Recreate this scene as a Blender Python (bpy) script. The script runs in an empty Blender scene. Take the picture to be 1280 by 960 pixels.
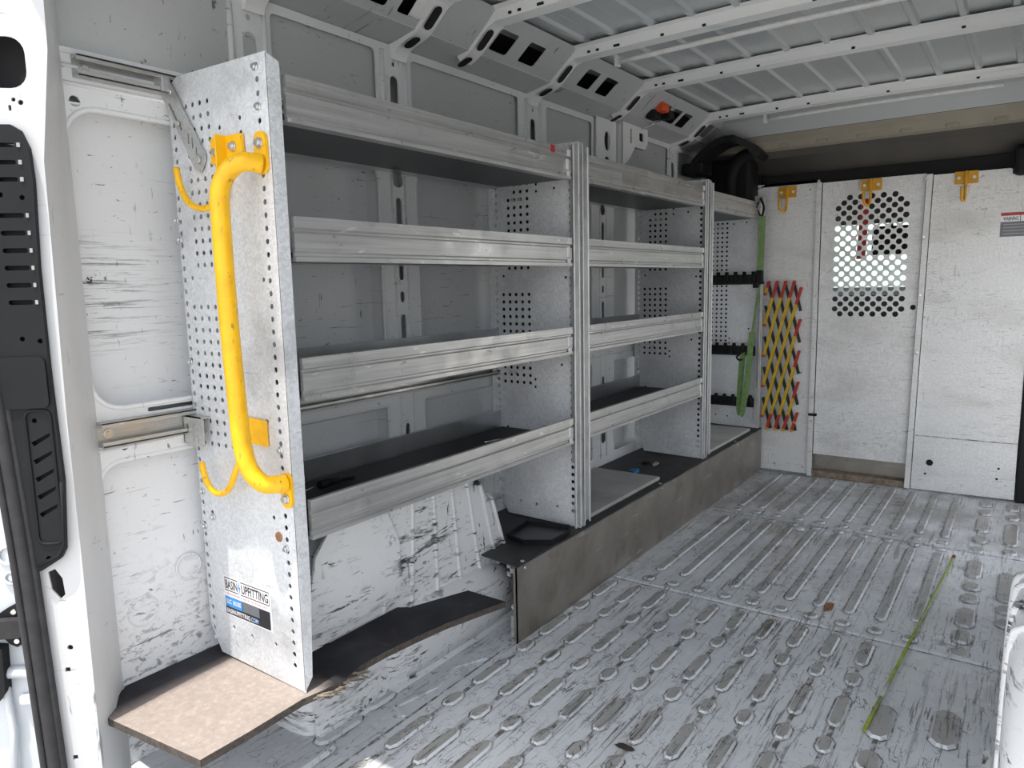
import bpy, bmesh, math, random
from mathutils import Vector, Matrix
from math import pi, sin, cos, radians
SC = bpy.context.scene
COL = SC.collection
rnd = random.Random(7)

# ------------------------------------------------------------------ materials
class NT:
    def __init__(s, name):
        s.m = bpy.data.materials.new(name); s.m.use_nodes = True
        s.t = s.m.node_tree; s.n = s.t.nodes; s.l = s.t.links
        s.b = s.n['Principled BSDF']
        s.co = s.n.new('ShaderNodeTexCoord').outputs['Object']
    def link(s, a, b): s.l.new(a, b)
    def noise(s, scale=(1, 1, 1), k=5.0, detail=3.0, rough=.55, dist=0.0, off=(0, 0, 0), rot=(0, 0, 0)):
        mp = s.n.new('ShaderNodeMapping'); s.link(s.co, mp.inputs[0])
        mp.inputs['Scale'].default_value = scale; mp.inputs['Location'].default_value = off
        mp.inputs['Rotation'].default_value = rot
        t = s.n.new('ShaderNodeTexNoise'); s.link(mp.outputs[0], t.inputs['Vector'])
        t.inputs['Scale'].default_value = k; t.inputs['Detail'].default_value = detail
        t.inputs['Roughness'].default_value = rough; t.inputs['Distortion'].default_value = dist
        return t.outputs['Fac']
    def voro(s, scale=(1, 1, 1), k=60, feat='F1', out='Color'):
        mp = s.n.new('ShaderNodeMapping'); s.link(s.co, mp.inputs[0]); mp.inputs['Scale'].default_value = scale
        t = s.n.new('ShaderNodeTexVoronoi'); s.link(mp.outputs[0], t.inputs['Vector'])
        t.inputs['Scale'].default_value = k; t.feature = feat
        return t.outputs[out]
    def crackle(s, k=16, width=.02, mask=(.5, .62), off=(0, 0, 0), scale=(1, 1, 1)):
        """thin wandering hairline scratches and paint cracks in patches"""
        mp = s.n.new('ShaderNodeMapping'); s.link(s.co, mp.inputs[0]); mp.inputs['Location'].default_value = off; mp.inputs['Scale'].default_value = scale
        nz = s.n.new('ShaderNodeTexNoise'); s.link(mp.outputs[0], nz.inputs['Vector']); nz.inputs['Scale'].default_value = k * .8; nz.inputs['Detail'].default_value = 4
        ad = s.n.new('ShaderNodeVectorMath'); ad.operation = 'MULTIPLY_ADD'
        s.link(nz.outputs['Color'], ad.inputs[0]); ad.inputs[1].default_value = (1.6 / k,) * 3; s.link(mp.outputs[0], ad.inputs[2])
        v = s.n.new('ShaderNodeTexVoronoi'); v.feature = 'DISTANCE_TO_EDGE'; v.inputs['Scale'].default_value = k; s.link(ad.outputs[0], v.inputs['Vector'])
        f = s.ramp(v.outputs['Distance'], width, width * .35)
        m = s.ramp(s.noise(k=k * .42, detail=5, rough=.65, off=(off[0] + 4, off[1] + 1, off[2] + 7)), *mask)
        return s.math('MULTIPLY', f, m)
    def ramp(s, fac, lo, hi, a=0.0, b=1.0):
        r = s.n.new('ShaderNodeMapRange'); s.link(fac, r.inputs[0]); r.clamp = True
        for i, v in enumerate((lo, hi, a, b)): r.inputs[i + 1].default_value = v
        return r.outputs[0]
    def math(s, op, a, b=None):
        r = s.n.new('ShaderNodeMath'); r.operation = op
        for i, v in enumerate((a, b)):
            if v is None: continue
            if isinstance(v, (int, float)): r.inputs[i].default_value = v
            else: s.link(v, r.inputs[i])
        return r.outputs[0]
    def mix(s, fac, a, b, blend='MIX'):
        r = s.n.new('ShaderNodeMix'); r.data_type = 'RGBA'; r.blend_type = blend
        if isinstance(fac, (int, float)): r.inputs[0].default_value = fac
        else: s.link(fac, r.inputs[0])
        for i, v in ((6, a), (7, b)):
            if isinstance(v, (tuple, list)): r.inputs[i].default_value = (*v[:3], 1)
            else: s.link(v, r.inputs[i])
        return r.outputs[2]
    def axis(s, i):
        sp = s.n.new('ShaderNodeSeparateXYZ'); s.link(s.co, sp.inputs[0]); return sp.outputs[i]
    def bump(s, h, strength=.2, dist=.002):
        b = s.n.new('ShaderNodeBump'); s.link(h, b.inputs['Height']); b.inputs['Strength'].default_value = strength
        b.inputs['Distance'].default_value = dist; s.link(b.outputs[0], s.b.inputs['Normal'])
    def fin(s, col=None, rough=.5, metal=0.0, spec=None):
        if isinstance(col, (tuple, list)): s.b.inputs['Base Color'].default_value = (*col[:3], 1)
        elif col is not None: s.link(col, s.b.inputs['Base Color'])
        if isinstance(rough, (int, float)): s.b.inputs['Roughness'].default_value = rough
        else: s.link(rough, s.b.inputs['Roughness'])
        s.b.inputs['Metallic'].default_value = metal
        if spec is not None: s.b.inputs['Specular IOR Level'].default_value = spec
        return s.m

def streaks(t, c, dark):
    z, y = t.axis(2), t.axis(1)
    m = t.math('MULTIPLY', t.math('MULTIPLY', t.ramp(z, 1.00, 1.06), t.ramp(z, 1.30, 1.22)), t.ramp(y, 1.02, .80))
    n = t.math('MULTIPLY', t.ramp(t.noise(scale=(1, 3, 95), k=1.6, detail=7, rough=.75, dist=.2, off=(4, 4, 9)), .53, .60), m)
    c = t.mix(t.math('MULTIPLY', n, .8), c, dark)
    m2 = t.math('MULTIPLY', t.ramp(z, .56, .28), t.ramp(y, 1.2, 1.1))
    n2 = t.math('MULTIPLY', t.ramp(t.noise(scale=(1, 16, 34), k=1.6, detail=8, rough=.75, dist=.5, off=(1, 2, 3)), .52, .60), m2)
    c = t.mix(t.math('MULTIPLY', n2, .7), c, dark)
    sp = t.math('MULTIPLY', t.ramp(t.noise(k=60, detail=4, off=(3, 3, 1)), .56, .60), t.math('MULTIPLY', t.math('MULTIPLY', t.ramp(z, 1.165, 1.175), t.ramp(z, 1.20, 1.19)), t.math('MULTIPLY', t.ramp(y, .77, .785), t.ramp(y, .83, .815))))
    return t.mix(sp, c, (.01, .01, .01))

def paint(name, base, scuff=.5, dirs=((1, 3.5, 80), (1, 18, 60), (1, 50, 12)), cr=0.0, strokes=0, dark=(.055, .055, .06), rough=.35, dirt=.25, thr=.645, patch=(.44, .58)):
    t = NT(name)
    c = t.mix(t.ramp(t.noise(k=2.3, detail=5), .35, .7), base, tuple(x * (1 - dirt * .5) for x in base))
    fine = t.ramp(t.noise(k=55, detail=4), .55, .8, 0, dirt)
    c = t.mix(fine, c, tuple(x * .72 for x in base))
    for i, d in enumerate(dirs):
        n = t.noise(scale=d, k=1.6, detail=6, rough=.62, dist=.5, off=(3.1 * i, 1.7 * i, .6 * i))
        p = t.ramp(t.noise(k=3.2, detail=3, off=(i * 5.3, 2.1, 8.4 * i)), *patch)
        f = t.math('MULTIPLY', t.ramp(n, thr, thr + .035), p)
        c = t.mix(t.math('MULTIPLY', f, scuff), c, dark)
    if cr:
        c = t.mix(t.math('MULTIPLY', t.crackle(22, .02, (.56, .62), scale=(1, .6, 1)), cr), c, dark)
    if strokes:
        for i, (rx, sc) in enumerate((((.5, 0, 0), (2, 2.6, 13)), ((.55, 0, 0), (2, 5, 34)), ((.35, 0, 0), (4, 9, 60)), ((-.1, 0, 0), (2, 6, 50)), ((1.4, 0, 0), (3, 10, 40)))):
            f = t.math('MULTIPLY', t.ramp(t.noise(scale=sc, k=1.5, detail=7, rough=.7, dist=.3, rot=rx, off=(i * 2.2, i * 1.3, 5)), .57, .62), t.ramp(t.noise(k=4.2, detail=4, off=(i * 6.1, 3, i * 2)), .50, .60))
            c = t.mix(t.math('MULTIPLY', f, strokes), c, dark)
    ch = t.math('MULTIPLY', t.ramp(t.noise(k=26, detail=5, rough=.6, dist=.8, off=(7, 3, 1)), .70, .73), t.ramp(t.noise(k=2.1, off=(1, 9, 4)), .48, .62))
    c = t.mix(t.math('MULTIPLY', ch, min(1, scuff * 1.3)), c, dark)
    if name == 'white_van_paint': c = streaks(t, c, dark)
    return t.fin(c, rough, spec=.4)

def flat(name, base, rough=.5, metal=0.0, var=.15, k=30, spec=None):
    t = NT(name)
    c = t.mix(t.ramp(t.noise(k=k, detail=4), .35, .7), base, tuple(x * (1 - var) for x in base))
    return t.fin(c, rough, metal, spec)

def galv(name, base=(.62, .65, .68), metal=.35, rough=.42, smear=.5):
    t = NT(name)
    sp = t.voro(k=170)
    g = t.n.new('ShaderNodeRGBToBW'); t.link(sp, g.inputs[0])
    c = t.mix(t.ramp(g.outputs[0], .1, .9), tuple(x * .86 for x in base), tuple(min(1, x * 1.1) for x in base))
    c = t.mix(t.ramp(t.noise(k=3.0, detail=6, rough=.6), .42, .75, 0, .45), c, tuple(x * .62 for x in base))
    st = t.math('MULTIPLY', t.ramp(t.noise(scale=(6, 6, 55), k=1.5, detail=6, dist=.4), .66, .72), t.ramp(t.noise(k=3.5, off=(3, 3, 3)), .45, .65))
    c = t.mix(t.math('MULTIPLY', st, smear), c, (.12, .12, .13))
    bl = t.ramp(t.noise(k=5.5, detail=5, off=(11, 2, 5)), .55, .74, 0, smear)
    c = t.mix(bl, c, (.22, .22, .23))
    c = t.mix(t.math('MULTIPLY', t.crackle(20, .02, (.57, .63), scale=(.6, 1, 1.3)), smear * .7), c, (.13, .13, .14))
    return t.fin(c, rough, metal)

def alu(name, base=(.62, .62, .61), rough=.33, metal=.75, d=(30, 1.2, 60)):
    t = NT(name)
    c = t.mix(t.ramp(t.noise(scale=d, k=2.2, detail=5), .3, .75), base, tuple(x * .68 for x in base))
    c = t.mix(t.ramp(t.noise(k=9, detail=6, rough=.65, off=(2, 7, 1)), .55, .75, 0, .5), c, tuple(x * .5 for x in base))
    sp = t.ramp(t.noise(scale=(1, .6, 1), k=34, detail=4, off=(4, 4, 2)), .68, .73)
    c = t.mix(t.math('MULTIPLY', sp, .55), c, (.08, .08, .08))
    c = t.mix(t.ramp(t.noise(scale=(1, .3, 1), k=40, detail=3, off=(8, 1, 2)), .66, .72, 0, .6), c, (.9, .9, .88))
    return t.fin(c, t.ramp(t.noise(k=14), .3, .7, rough - .06, rough + .14), metal)

M = {}
M['wall'] = paint('white_van_paint', (.77, .785, .80), .8, rough=.38, dirt=.16)
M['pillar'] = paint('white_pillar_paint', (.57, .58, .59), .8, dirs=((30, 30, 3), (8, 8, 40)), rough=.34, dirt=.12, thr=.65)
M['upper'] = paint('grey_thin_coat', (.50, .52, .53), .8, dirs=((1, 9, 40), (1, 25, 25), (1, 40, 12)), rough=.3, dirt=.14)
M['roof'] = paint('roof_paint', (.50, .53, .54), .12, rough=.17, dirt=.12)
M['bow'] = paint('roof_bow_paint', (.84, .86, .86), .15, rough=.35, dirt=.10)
M['arch'] = paint('wheel_arch_paint', (.82, .83, .84), 1.0, dirs=((3, 9, 34), (3, 26, 9)), rough=.38, dirt=.2, thr=.62, patch=(.44, .58), strokes=1.0)
M['galv'] = galv('galvanized_sheet', (.74, .765, .79), .22)
M['galv_div'] = galv('galvanized_divider', (.86, .875, .90), .04, .45, .22)
M['bracket'] = galv('zinc_bracket', (.55, .56, .55), .6, .35, .6)
def bulk_mat():
    t = NT('bulkhead_sheet'); base = (.84, .845, .845)
    c = t.mix(t.ramp(t.noise(k=90, detail=3), .3, .7), base, tuple(x * .82 for x in base))
    for i, (sc, th, st, p) in enumerate((((16, 16, 150), .565, .42, (.42, .58)), ((9, 9, 70), .60, .38, (.48, .60)), ((70, 70, 9), .60, .5, (.48, .60)), ((22, 22, 40), .61, .8, (.50, .60)))):
        f = t.math('MULTIPLY', t.ramp(t.noise(scale=sc, k=1.3, detail=7, rough=.7, dist=.5, off=(i * 3, 2, i * 5.1)), th, th + .06), t.ramp(t.noise(scale=(1, 1, 1.8), k=2.8, detail=5, off=(i * 2, 7, i)), *p))
        c = t.mix(t.math('MULTIPLY', f, st), c, (.13, .13, .135))
    c = t.mix(t.ramp(t.noise(scale=(1, 1, 2.5), k=2.6, detail=6, off=(1, 5, 2)), .50, .75, 0, .5), c, (.45, .43, .40))
    return t.fin(c, .42, .12)
M['bulk'] = bulk_mat()
M['alu'] = alu('brushed_aluminium')
M['alu_clean'] = flat('clean_aluminium', (.66, .67, .69), .3, .9, var=.2, k=8)
M['post_face'] = flat('post_face_metal', (.46, .465, .47), .4, .6, var=.3, k=14)
M['post'] = flat('aluminium_post', (.80, .80, .795), .35, .5, var=.2, k=22)
M['alu_bright'] = alu('bright_aluminium', (.78, .78, .77), .28)
M['shelf_pan'] = flat('dark_shelf_pan', (.085, .09, .095), .42, .3)
M['liner'] = flat('black_shelf_liner', (.022, .022, .024), .62)
M['black'] = flat('black_plastic', (.012, .0125, .014), .55, spec=.25)
M['vent'] = flat('charcoal_trim_plastic', (.016, .017, .019), .6, var=.25, k=6, spec=.18)
M['seal'] = flat('rubber_seal', (.042, .042, .045), .6, var=.3, spec=.25)
M['hole'] = flat('cavity_shade', (.006, .006, .007), .8)  # black that paints in the shade inside holes and gaps
M['bolt'] = flat('zinc_bolt', (.75, .76, .76), .25, .9)
M['tray_floor'] = flat('grey_tray_bottom', (.05, .055, .065), .35)
M['clip'] = flat('grey_clip', (.33, .33, .33), .4)
M['red'] = flat('red_plastic', (.50, .03, .025), .4)
M['orange'] = flat('orange_plastic', (.75, .10, .02), .4)
M['blue'] = flat('blue_scrap', (.02, .16, .45), .5)
M['green'] = flat('green_webbing', (.17, .29, .10), .7, var=.35, k=60)
M['rod'] = flat('green_rod', (.34, .40, .06), .5, var=.4, k=40)
M['rod_red'] = flat('rod_red_tip', (.20, .02, .03), .5)
M['rod_clear'] = flat('rod_worn_white', (.55, .56, .5), .5)
M['bar_yellow'] = flat('barrier_yellow', (.75, .46, .01), .45, var=.3, k=25)
M['bar_red'] = flat('barrier_red', (.50, .035, .02), .45)
M['bar_dark'] = flat('barrier_black_green', (.012, .028, .022), .45)
M['hook'] = flat('hook_amber', (.74, .37, .012), .45, var=.25, k=25)
M['white_plastic'] = flat('white_conduit', (.80, .81, .80), .35)
M['header'] = flat('headliner_grey_brown', (.095, .088, .078), .8, var=.2, k=5)
M['header_lip'] = flat('headliner_beige', (.34, .315, .255), .75, var=.15, k=8)
M['seat'] = flat('seat_fabric', (.03, .03, .033), .9)
M['rust'] = flat('rust_sticker', (.36, .17, .08), .8, var=.5, k=120)
M['debris'] = flat('dark_debris', (.03, .026, .022), .8)
M['tan'] = flat('tan_scrap', (.42, .33, .22), .8)
M['door_paint'] = flat('door_white_paint', (.60, .64, .68), .3, var=.06, k=3)
M['concrete'] = flat('pale_concrete', (.47, .455, .43), .9, var=.15, k=.8)
M['st_white'] = flat('sticker_white', (.86, .84, .86), .4, var=.05)
M['st_black'] = flat('sticker_black', (.025, .025, .03), .4)
M['st_blue'] = flat('sticker_blue', (.05, .30, .72), .4)
M['st_pale'] = flat('sticker_pale_blue', (.45, .65, .95), .4)
M['st_grey'] = flat('sticker_grey', (.16, .17, .19), .4)
M['st_pink'] = flat('sticker_pink', (.55, .35, .42), .4)
M['st_red'] = flat('sticker_red', (.42, .04, .05), .4)

def yellow_mat():
    t = NT('yellow_powder_coat')
    c = t.mix(t.ramp(t.noise(k=22, detail=5), .4, .75), (.93, .52, .004), (.80, .40, .002))
    ch = t.ramp(t.noise(scale=(1, 1, .45), k=80, detail=6, rough=.65), .60, .66)
    c = t.mix(t.math('MULTIPLY', ch, .6), c, (.12, .10, .03))
    t.bump(t.noise(k=70, detail=3), .25, .002)
    return t.fin(c, .38)
M['yellow'] = yellow_mat()

def floor_mat(name, base, dark, wear):
    t = NT(name)
    c = t.mix(t.ramp(t.noise(k=1.7, detail=6), .35, .7), base, tuple(x * .80 for x in base))
    for i, (sc, th, s) in enumerate((((26, 1.5, 1), .565, .65), ((60, 3.0, 1), .565, .8), ((5, 5, 1), .61, .45), ((14, 22, 1), .64, .7))):
        n = t.noise(scale=sc, k=1.9, detail=7, rough=.66, dist=.35, off=(2.7 * i, 4.1 * i, 0))
        p = t.ramp(t.noise(k=2.6, detail=4, off=(i * 3.3, 1.2 * i, 4)), .36, .62)
        c = t.mix(t.math('MULTIPLY', t.math('MULTIPLY', t.ramp(n, th, th + .05), p), s * wear), c, dark)
    sp = t.ramp(t.noise(k=48, detail=6, rough=.7, dist=.9), .62, .67)
    c = t.mix(t.math('MULTIPLY', sp, .5 * wear), c, dark)
    c = t.mix(t.math('MULTIPLY', t.crackle(20, .022, (.52, .58), scale=(1.5, .42, 1)), .7 * wear), c, dark)
    c = t.mix(t.math('MULTIPLY', t.crackle(44, .04, (.55, .61), (3, 3, 0), (1.3, .55, 1)), .7 * wear), c, dark)
    # more ground-in grime on the front half of the floor
    y = t.ramp(t.axis(1), 2.45, 3.9)
    g = t.math('MULTIPLY', y, t.ramp(t.noise(k=3.4, detail=7, rough=.65), .30, .62))
    c = t.mix(t.math('MULTIPLY', g, .7 * wear), c, (.20, .19, .175))
    rst = t.ramp(t.noise(k=4.2, detail=5, off=(3, 9, 1)), .70, .74)
    c = t.mix(t.math('MULTIPLY', rst, .5), c, (.16, .10, .07))
    t.bump(t.noise(scale=(14, 2, 1), k=3, detail=4), .12, .003)
    return t.fin(c, t.ramp(t.noise(k=5), .3, .7, .2, .38), spec=.5)
M['floor'] = floor_mat('worn_floor_paint', (.70, .73, .765), (.10, .097, .092), 1.15)
M['floor_wear'] = floor_mat('scuffed_rib_tops', (.40, .40, .39), (.08, .076, .072), 1.4)
M['floor_bar'] = floor_mat('scuffed_bar_tops', (.43, .435, .44), (.09, .086, .082), 1.4)
def rim_mat():
    t = NT('grimy_rib_edge')
    c = t.mix(t.ramp(t.noise(k=28, detail=6, rough=.7), .42, .58), (.52, .53, .55), (.12, .115, .105))
    return t.fin(c, .5)
M['floor_edge'] = rim_mat()

def board_mat():
    t = NT('worn_black_plywood')
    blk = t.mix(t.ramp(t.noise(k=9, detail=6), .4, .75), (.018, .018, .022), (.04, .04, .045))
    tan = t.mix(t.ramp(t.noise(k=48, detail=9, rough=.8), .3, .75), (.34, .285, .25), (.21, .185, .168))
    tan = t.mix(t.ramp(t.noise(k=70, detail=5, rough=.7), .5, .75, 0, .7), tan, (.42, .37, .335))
    # film worn away on the walked-on tail end; pillar shadow by the wall painted black
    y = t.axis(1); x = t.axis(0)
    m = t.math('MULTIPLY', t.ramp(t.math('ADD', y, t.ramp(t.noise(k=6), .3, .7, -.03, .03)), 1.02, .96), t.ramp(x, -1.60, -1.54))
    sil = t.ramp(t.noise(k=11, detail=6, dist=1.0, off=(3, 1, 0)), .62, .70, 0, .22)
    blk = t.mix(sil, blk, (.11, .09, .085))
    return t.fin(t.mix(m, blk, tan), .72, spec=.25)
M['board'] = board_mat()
M['ply_edge'] = flat('frayed_ply_edge', (.24, .20, .16), .9, var=.6, k=90)
M['ply_dark'] = flat('dark_ply_edge', (.085, .07, .06), .9, var=.6, k=90)
M['mat'] = flat('black_rubber_deck', (.042, .042, .045), .6, var=.4, k=14)
def white_board():
    t = NT('scuffed_white_board')
    c = t.mix(t.ramp(t.noise(k=5, detail=6), .4, .7), (.50, .49, .47), (.36, .35, .34))
    c = t.mix(t.ramp(t.noise(scale=(1, 12, 1), k=4, detail=6), .62, .68, 0, .6), c, (.14, .13, .12))
    return t.fin(c, .55)
M['wboard'] = white_board()
def skirt_mat():
    t = NT('dull_stainless')
    c = t.mix(t.ramp(t.noise(k=6, detail=6), .35, .7), (.36, .335, .30), (.25, .225, .195))
    c = t.mix(t.ramp(t.noise(scale=(1, 3, 25), k=2, detail=5, rot=(.25, 0, 0)), .63, .69, 0, .5), c, (.55, .53, .5))
    c = t.mix(t.ramp(t.noise(k=7, detail=6, off=(3, 1, 6)), .60, .72, 0, .5), c, (.16, .125, .095))
    return t.fin(c, .42, .7)
M['skirt'] = skirt_mat()
M['scuff_wood'] = flat('dirty_threshold_wood', (.30, .235, .175), .85, var=.6, k=30)
def glass_mat():
    t = NT('windshield_glass'); n = t.n
    tr = n.new('ShaderNodeBsdfTransparent'); tr.inputs[0].default_value = (.86, .95, .93, 1)
    gl = n.new('ShaderNodeBsdfGlossy'); gl.inputs['Roughness'].default_value = .05
    mx = n.new('ShaderNodeMixShader'); mx.inputs[0].default_value = .07
    t.link(tr.outputs[0], mx.inputs[1]); t.link(gl.outputs[0], mx.inputs[2])
    t.link(mx.outputs[0], n['Material Output'].inputs[0]); return t.m
M['glass'] = glass_mat()

# ------------------------------------------------------------------ mesh builder
class B:
    def __init__(s): s.bm = bmesh.new(); s.mi = 0
    def face(s, vs, smooth=False):
        try: f = s.bm.faces.new(vs)
        except ValueError: return None
        f.material_index = s.mi; f.smooth = smooth; return f
    def V(s, *p): return s.bm.verts.new(p if len(p) == 3 else p[0])
    def box(s, x0, x1, y0, y1, z0, z1, bev=0.0, xf=None):
        x0, x1 = sorted((x0, x1)); y0, y1 = sorted((y0, y1)); z0, z1 = sorted((z0, z1))
        b = min(bev, (x1 - x0) * .45, (y1 - y0) * .45, (z1 - z0) * .45)
        tmp = bmesh.new(); bmesh.ops.create_cube(tmp, size=1)
        for v in tmp.verts:
            v.co = Vector(((x0 + x1) / 2 + v.co.x * (x1 - x0), (y0 + y1) / 2 + v.co.y * (y1 - y0), (z0 + z1) / 2 + v.co.z * (z1 - z0)))
        if b > 0: bmesh.ops.bevel(tmp, geom=tmp.edges[:], offset=b, segments=2, affect='EDGES', profile=.5)
        s.merge(tmp, xf)
    def merge(s, tmp, xf=None, smooth=None):
        mp = {}
        for v in tmp.verts: mp[v] = s.bm.verts.new(xf @ v.co if xf else v.co)
        for f in tmp.faces:
            g = s.face([mp[v] for v in f.verts])
            if g: g.smooth = f.smooth if smooth is None else smooth
        tmp.free()
    def prism(s, poly, f, a, b):
        """extrude 2-D polygon: f(u, v, w) -> point; w from a to b"""
        p = [s.V(f(u, v, a)) for u, v in poly]; q = [s.V(f(u, v, b)) for u, v in poly]
        n = len(p)
        for i in range(n): s.face([p[i], p[(i + 1) % n], q[(i + 1) % n], q[i]])
        s.face(p[::-1]); s.face(q)
    def tube(s, pts, r, seg=10, cap=True, flat_=None):
        pts = [Vector(p) for p in pts]; rings = []
        n = len(pts); up = None
        for i, p in enumerate(pts):
            d = (pts[min(i + 1, n - 1)] - pts[max(i - 1, 0)]).normalized()
            if up is None:
                up = Vector((0, 0, 1)) if abs(d.z) < .9 else Vector((1, 0, 0))
            a = d.cross(up)
            if a.length < 1e-6: a = d.orthogonal()
            a.normalize(); b = a.cross(d).normalized(); up = b
            rr = r[i] if isinstance(r, (list, tuple)) else r
            rings.append([s.V(p + (a * cos(2 * pi * k / seg) + b * sin(2 * pi * k / seg) * (flat_ or 1)) * rr) for k in range(seg)])
        for i in range(n - 1):
            for k in range(seg):
                s.face([rings[i][k], rings[i][(k + 1) % seg], rings[i + 1][(k + 1) % seg], rings[i + 1][k]], True)
        if cap: s.face(rings[0][::-1]); s.face(rings[-1])
    def cyl(s, p0, p1, r, seg=12): s.tube([p0, p1], r, seg)
    def strap(s, pts, w, t, wdir=(1, 0, 0)):
        """flat bar of width w (along wdir) and thickness t swept through pts"""
        pts = [Vector(p) for p in pts]; W = Vector(wdir).normalized(); rg = []
        for i, p in enumerate(pts):
            d = (pts[min(i + 1, len(pts) - 1)] - pts[max(i - 1, 0)]).normalized()
            nn = d.cross(W).normalized()
            rg.append([s.V(p + W * a * w / 2 + nn * b * t / 2) for a, b in ((-1, -1), (1, -1), (1, 1), (-1, 1))])
        for i in range(len(rg) - 1):
            for k in range(4): s.face([rg[i][k], rg[i][(k + 1) % 4], rg[i + 1][(k + 1) % 4], rg[i + 1][k]])
        s.face(rg[0][::-1]); s.face(rg[-1])
    def plate(s, outline, holes, f, t, back=True):
        """flat plate with real holes; f(u, v, w), w = 0 front, w = t back"""
        tmp = bmesh.new(); loops = []
        for lp in [outline] + holes:
            vs = [tmp.verts.new((u, v, 0)) for u, v in lp]
            es = [tmp.edges.new((vs[i], vs[(i + 1) % len(vs)])) for i in range(len(vs))]
            loops.append(vs)
        bmesh.ops.triangle_fill(tmp, use_beauty=True, use_dissolve=False, edges=tmp.edges[:], normal=(0, 0, 1))
        fr = {v: s.V(f(v.co.x, v.co.y, 0)) for v in tmp.verts}
        bk = {v: s.V(f(v.co.x, v.co.y, t)) for v in tmp.verts}
        for fc in tmp.faces:
            s.face([fr[v] for v in fc.verts])
            if back: s.face([bk[v] for v in reversed(fc.verts)])
        for vs in loops:
            for i in range(len(vs)):
                a, b = vs[i], vs[(i + 1) % len(vs)]
                s.face([fr[a], fr[b], bk[b], bk[a]])
        tmp.free()
    def build(s, name, mats, parent=None, smooth_angle=None):
        bmesh.ops.recalc_face_normals(s.bm, faces=s.bm.faces[:])
        me = bpy.data.meshes.new(name)
        if not isinstance(mats, (list, tuple)): mats = [mats]
        o = bpy.data.objects.new(name, me); COL.objects.link(o)
        off = Vector((0, 0, 0))
        if parent is not None:
            p = parent
            while p is not None: off += p.location; p = p.parent
            o.parent = parent
        else:
            cs = [v.co for v in s.bm.verts]
            off = Vector(((min(c.x for c in cs) + max(c.x for c in cs)) / 2, (min(c.y for c in cs) + max(c.y for c in cs)) / 2, min(c.z for c in cs)))
            if name in ('floor',) or name.startswith(('wall_', 'ceiling', 'board')): off = Vector((0, 0, 0))
            o.location = off
        for v in s.bm.verts: v.co -= off
        s.bm.to_mesh(me); s.bm.free()
        for m in mats: me.materials.append(M[m] if isinstance(m, str) else m)
        return o

def tag(o, label=None, cat=None, group=None, kind=None):
    for k, v in (('label', label), ('category', cat), ('group', group), ('kind', kind)):
        if v: o[k] = v
    return o
def thing(name, loc, label, cat, group=None):
    o = bpy.data.objects.new(name, None); COL.objects.link(o); o.location = loc; o.empty_display_size = .05
    return tag(o, label, cat, group)
TR = [0]
def struct(b, name, mats, nm=None):
    if name == 'trim':
        TR[0] += 1; name = 'trim_%d' % TR[0]
    return tag(b.build(name, mats), nm, None, None, 'structure')
def rrect(x0, x1, y0, y1, r, n=5):
    r = min(r, abs(x1 - x0) * .499, abs(y1 - y0) * .499); out = []
    for cx, cy, a in ((x1 - r, y1 - r, 0), (x0 + r, y1 - r, 90), (x0 + r, y0 + r, 180), (x1 - r, y0 + r, 270)):
        for k in range(n + 1):
            t = radians(a + 90 * k / n); out.append((cx + r * cos(t), cy + r * sin(t)))
    return out
def circ(x, y, r, n=8, ry=None): return [(x + r * cos(2 * pi * k / n + .2), y + (ry or r) * sin(2 * pi * k / n + .2)) for k in range(n)]
def smooth_path(pts, n=6):
    P = [Vector(p) for p in pts]; out = []
    for i in range(len(P) - 1):
        a, b, c, d = P[max(i - 1, 0)], P[i], P[i + 1], P[min(i + 2, len(P) - 1)]
        for k in range(n):
            t = k / n
            out.append(.5 * ((2 * b) + (c - a) * t + (2 * a - 5 * b + 4 * c - d) * t * t + (3 * b - a - 3 * c + d) * t ** 3))
    out.append(P[-1]); return out
XZ = lambda y: (lambda u, v, w: Vector((u, y + w, v)))            # plate facing -y
YZ = lambda x: (lambda u, v, w: Vector((x - w, u, v)))            # plate facing +x
def text_mesh(b, body, f, x0, x1, y0, y1, mi):
    """fit text into the rectangle (u, v) and merge it"""
    cu = bpy.data.curves.new('t', 'FONT'); cu.body = body; cu.resolution_u = 2; cu.offset = .022
    o = bpy.data.objects.new('t', cu); COL.objects.link(o)
    dg = bpy.context.evaluated_depsgraph_get(); dg.update()
    me = bpy.data.meshes.new_from_object(o.evaluated_get(dg))
    xs = [v.co.x for v in me.vertices]; ys = [v.co.y for v in me.vertices]
    ax, bx_, ay, by = min(xs), max(xs), min(ys), max(ys)
    vs = [b.V(f(x0 + (v.co.x - ax) / (bx_ - ax) * (x1 - x0), y0 + (v.co.y - ay) / (by - ay) * (y1 - y0), 0)) for v in me.vertices]
    b.mi = mi
    for p in me.polygons: b.face([vs[i] for i in p.vertices])
    bpy.data.objects.remove(o); bpy.data.curves.remove(cu); bpy.data.meshes.remove(me)

# ------------------------------------------------------------------ camera
cy_, sy_ = cos(.622204846), sin(.622204846); cp, sp_ = cos(.136944043), sin(.136944043); cr, sr = cos(.0206247646), sin(.0206247646)
fwd = Vector((-sy_ * cp, cy_ * cp, -sp_)); right = Vector((cy_, sy_, 0)); down = fwd.cross(right)
r2 = cr * right + sr * down; d2 = -sr * right + cr * down
cam = bpy.data.cameras.new('camera'); co = bpy.data.objects.new('camera', cam); COL.objects.link(co)
mt = Matrix(((r2.x, -d2.x, -fwd.x, 0), (r2.y, -d2.y, -fwd.y, 0), (r2.z, -d2.z, -fwd.z, 1.15), (0, 0, 0, 1)))
co.matrix_world = mt
cam.sensor_width = 36; cam.lens = 905 / 1280 * 36; cam.clip_start = .02; cam.clip_end = 200
SC.camera = co

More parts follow.
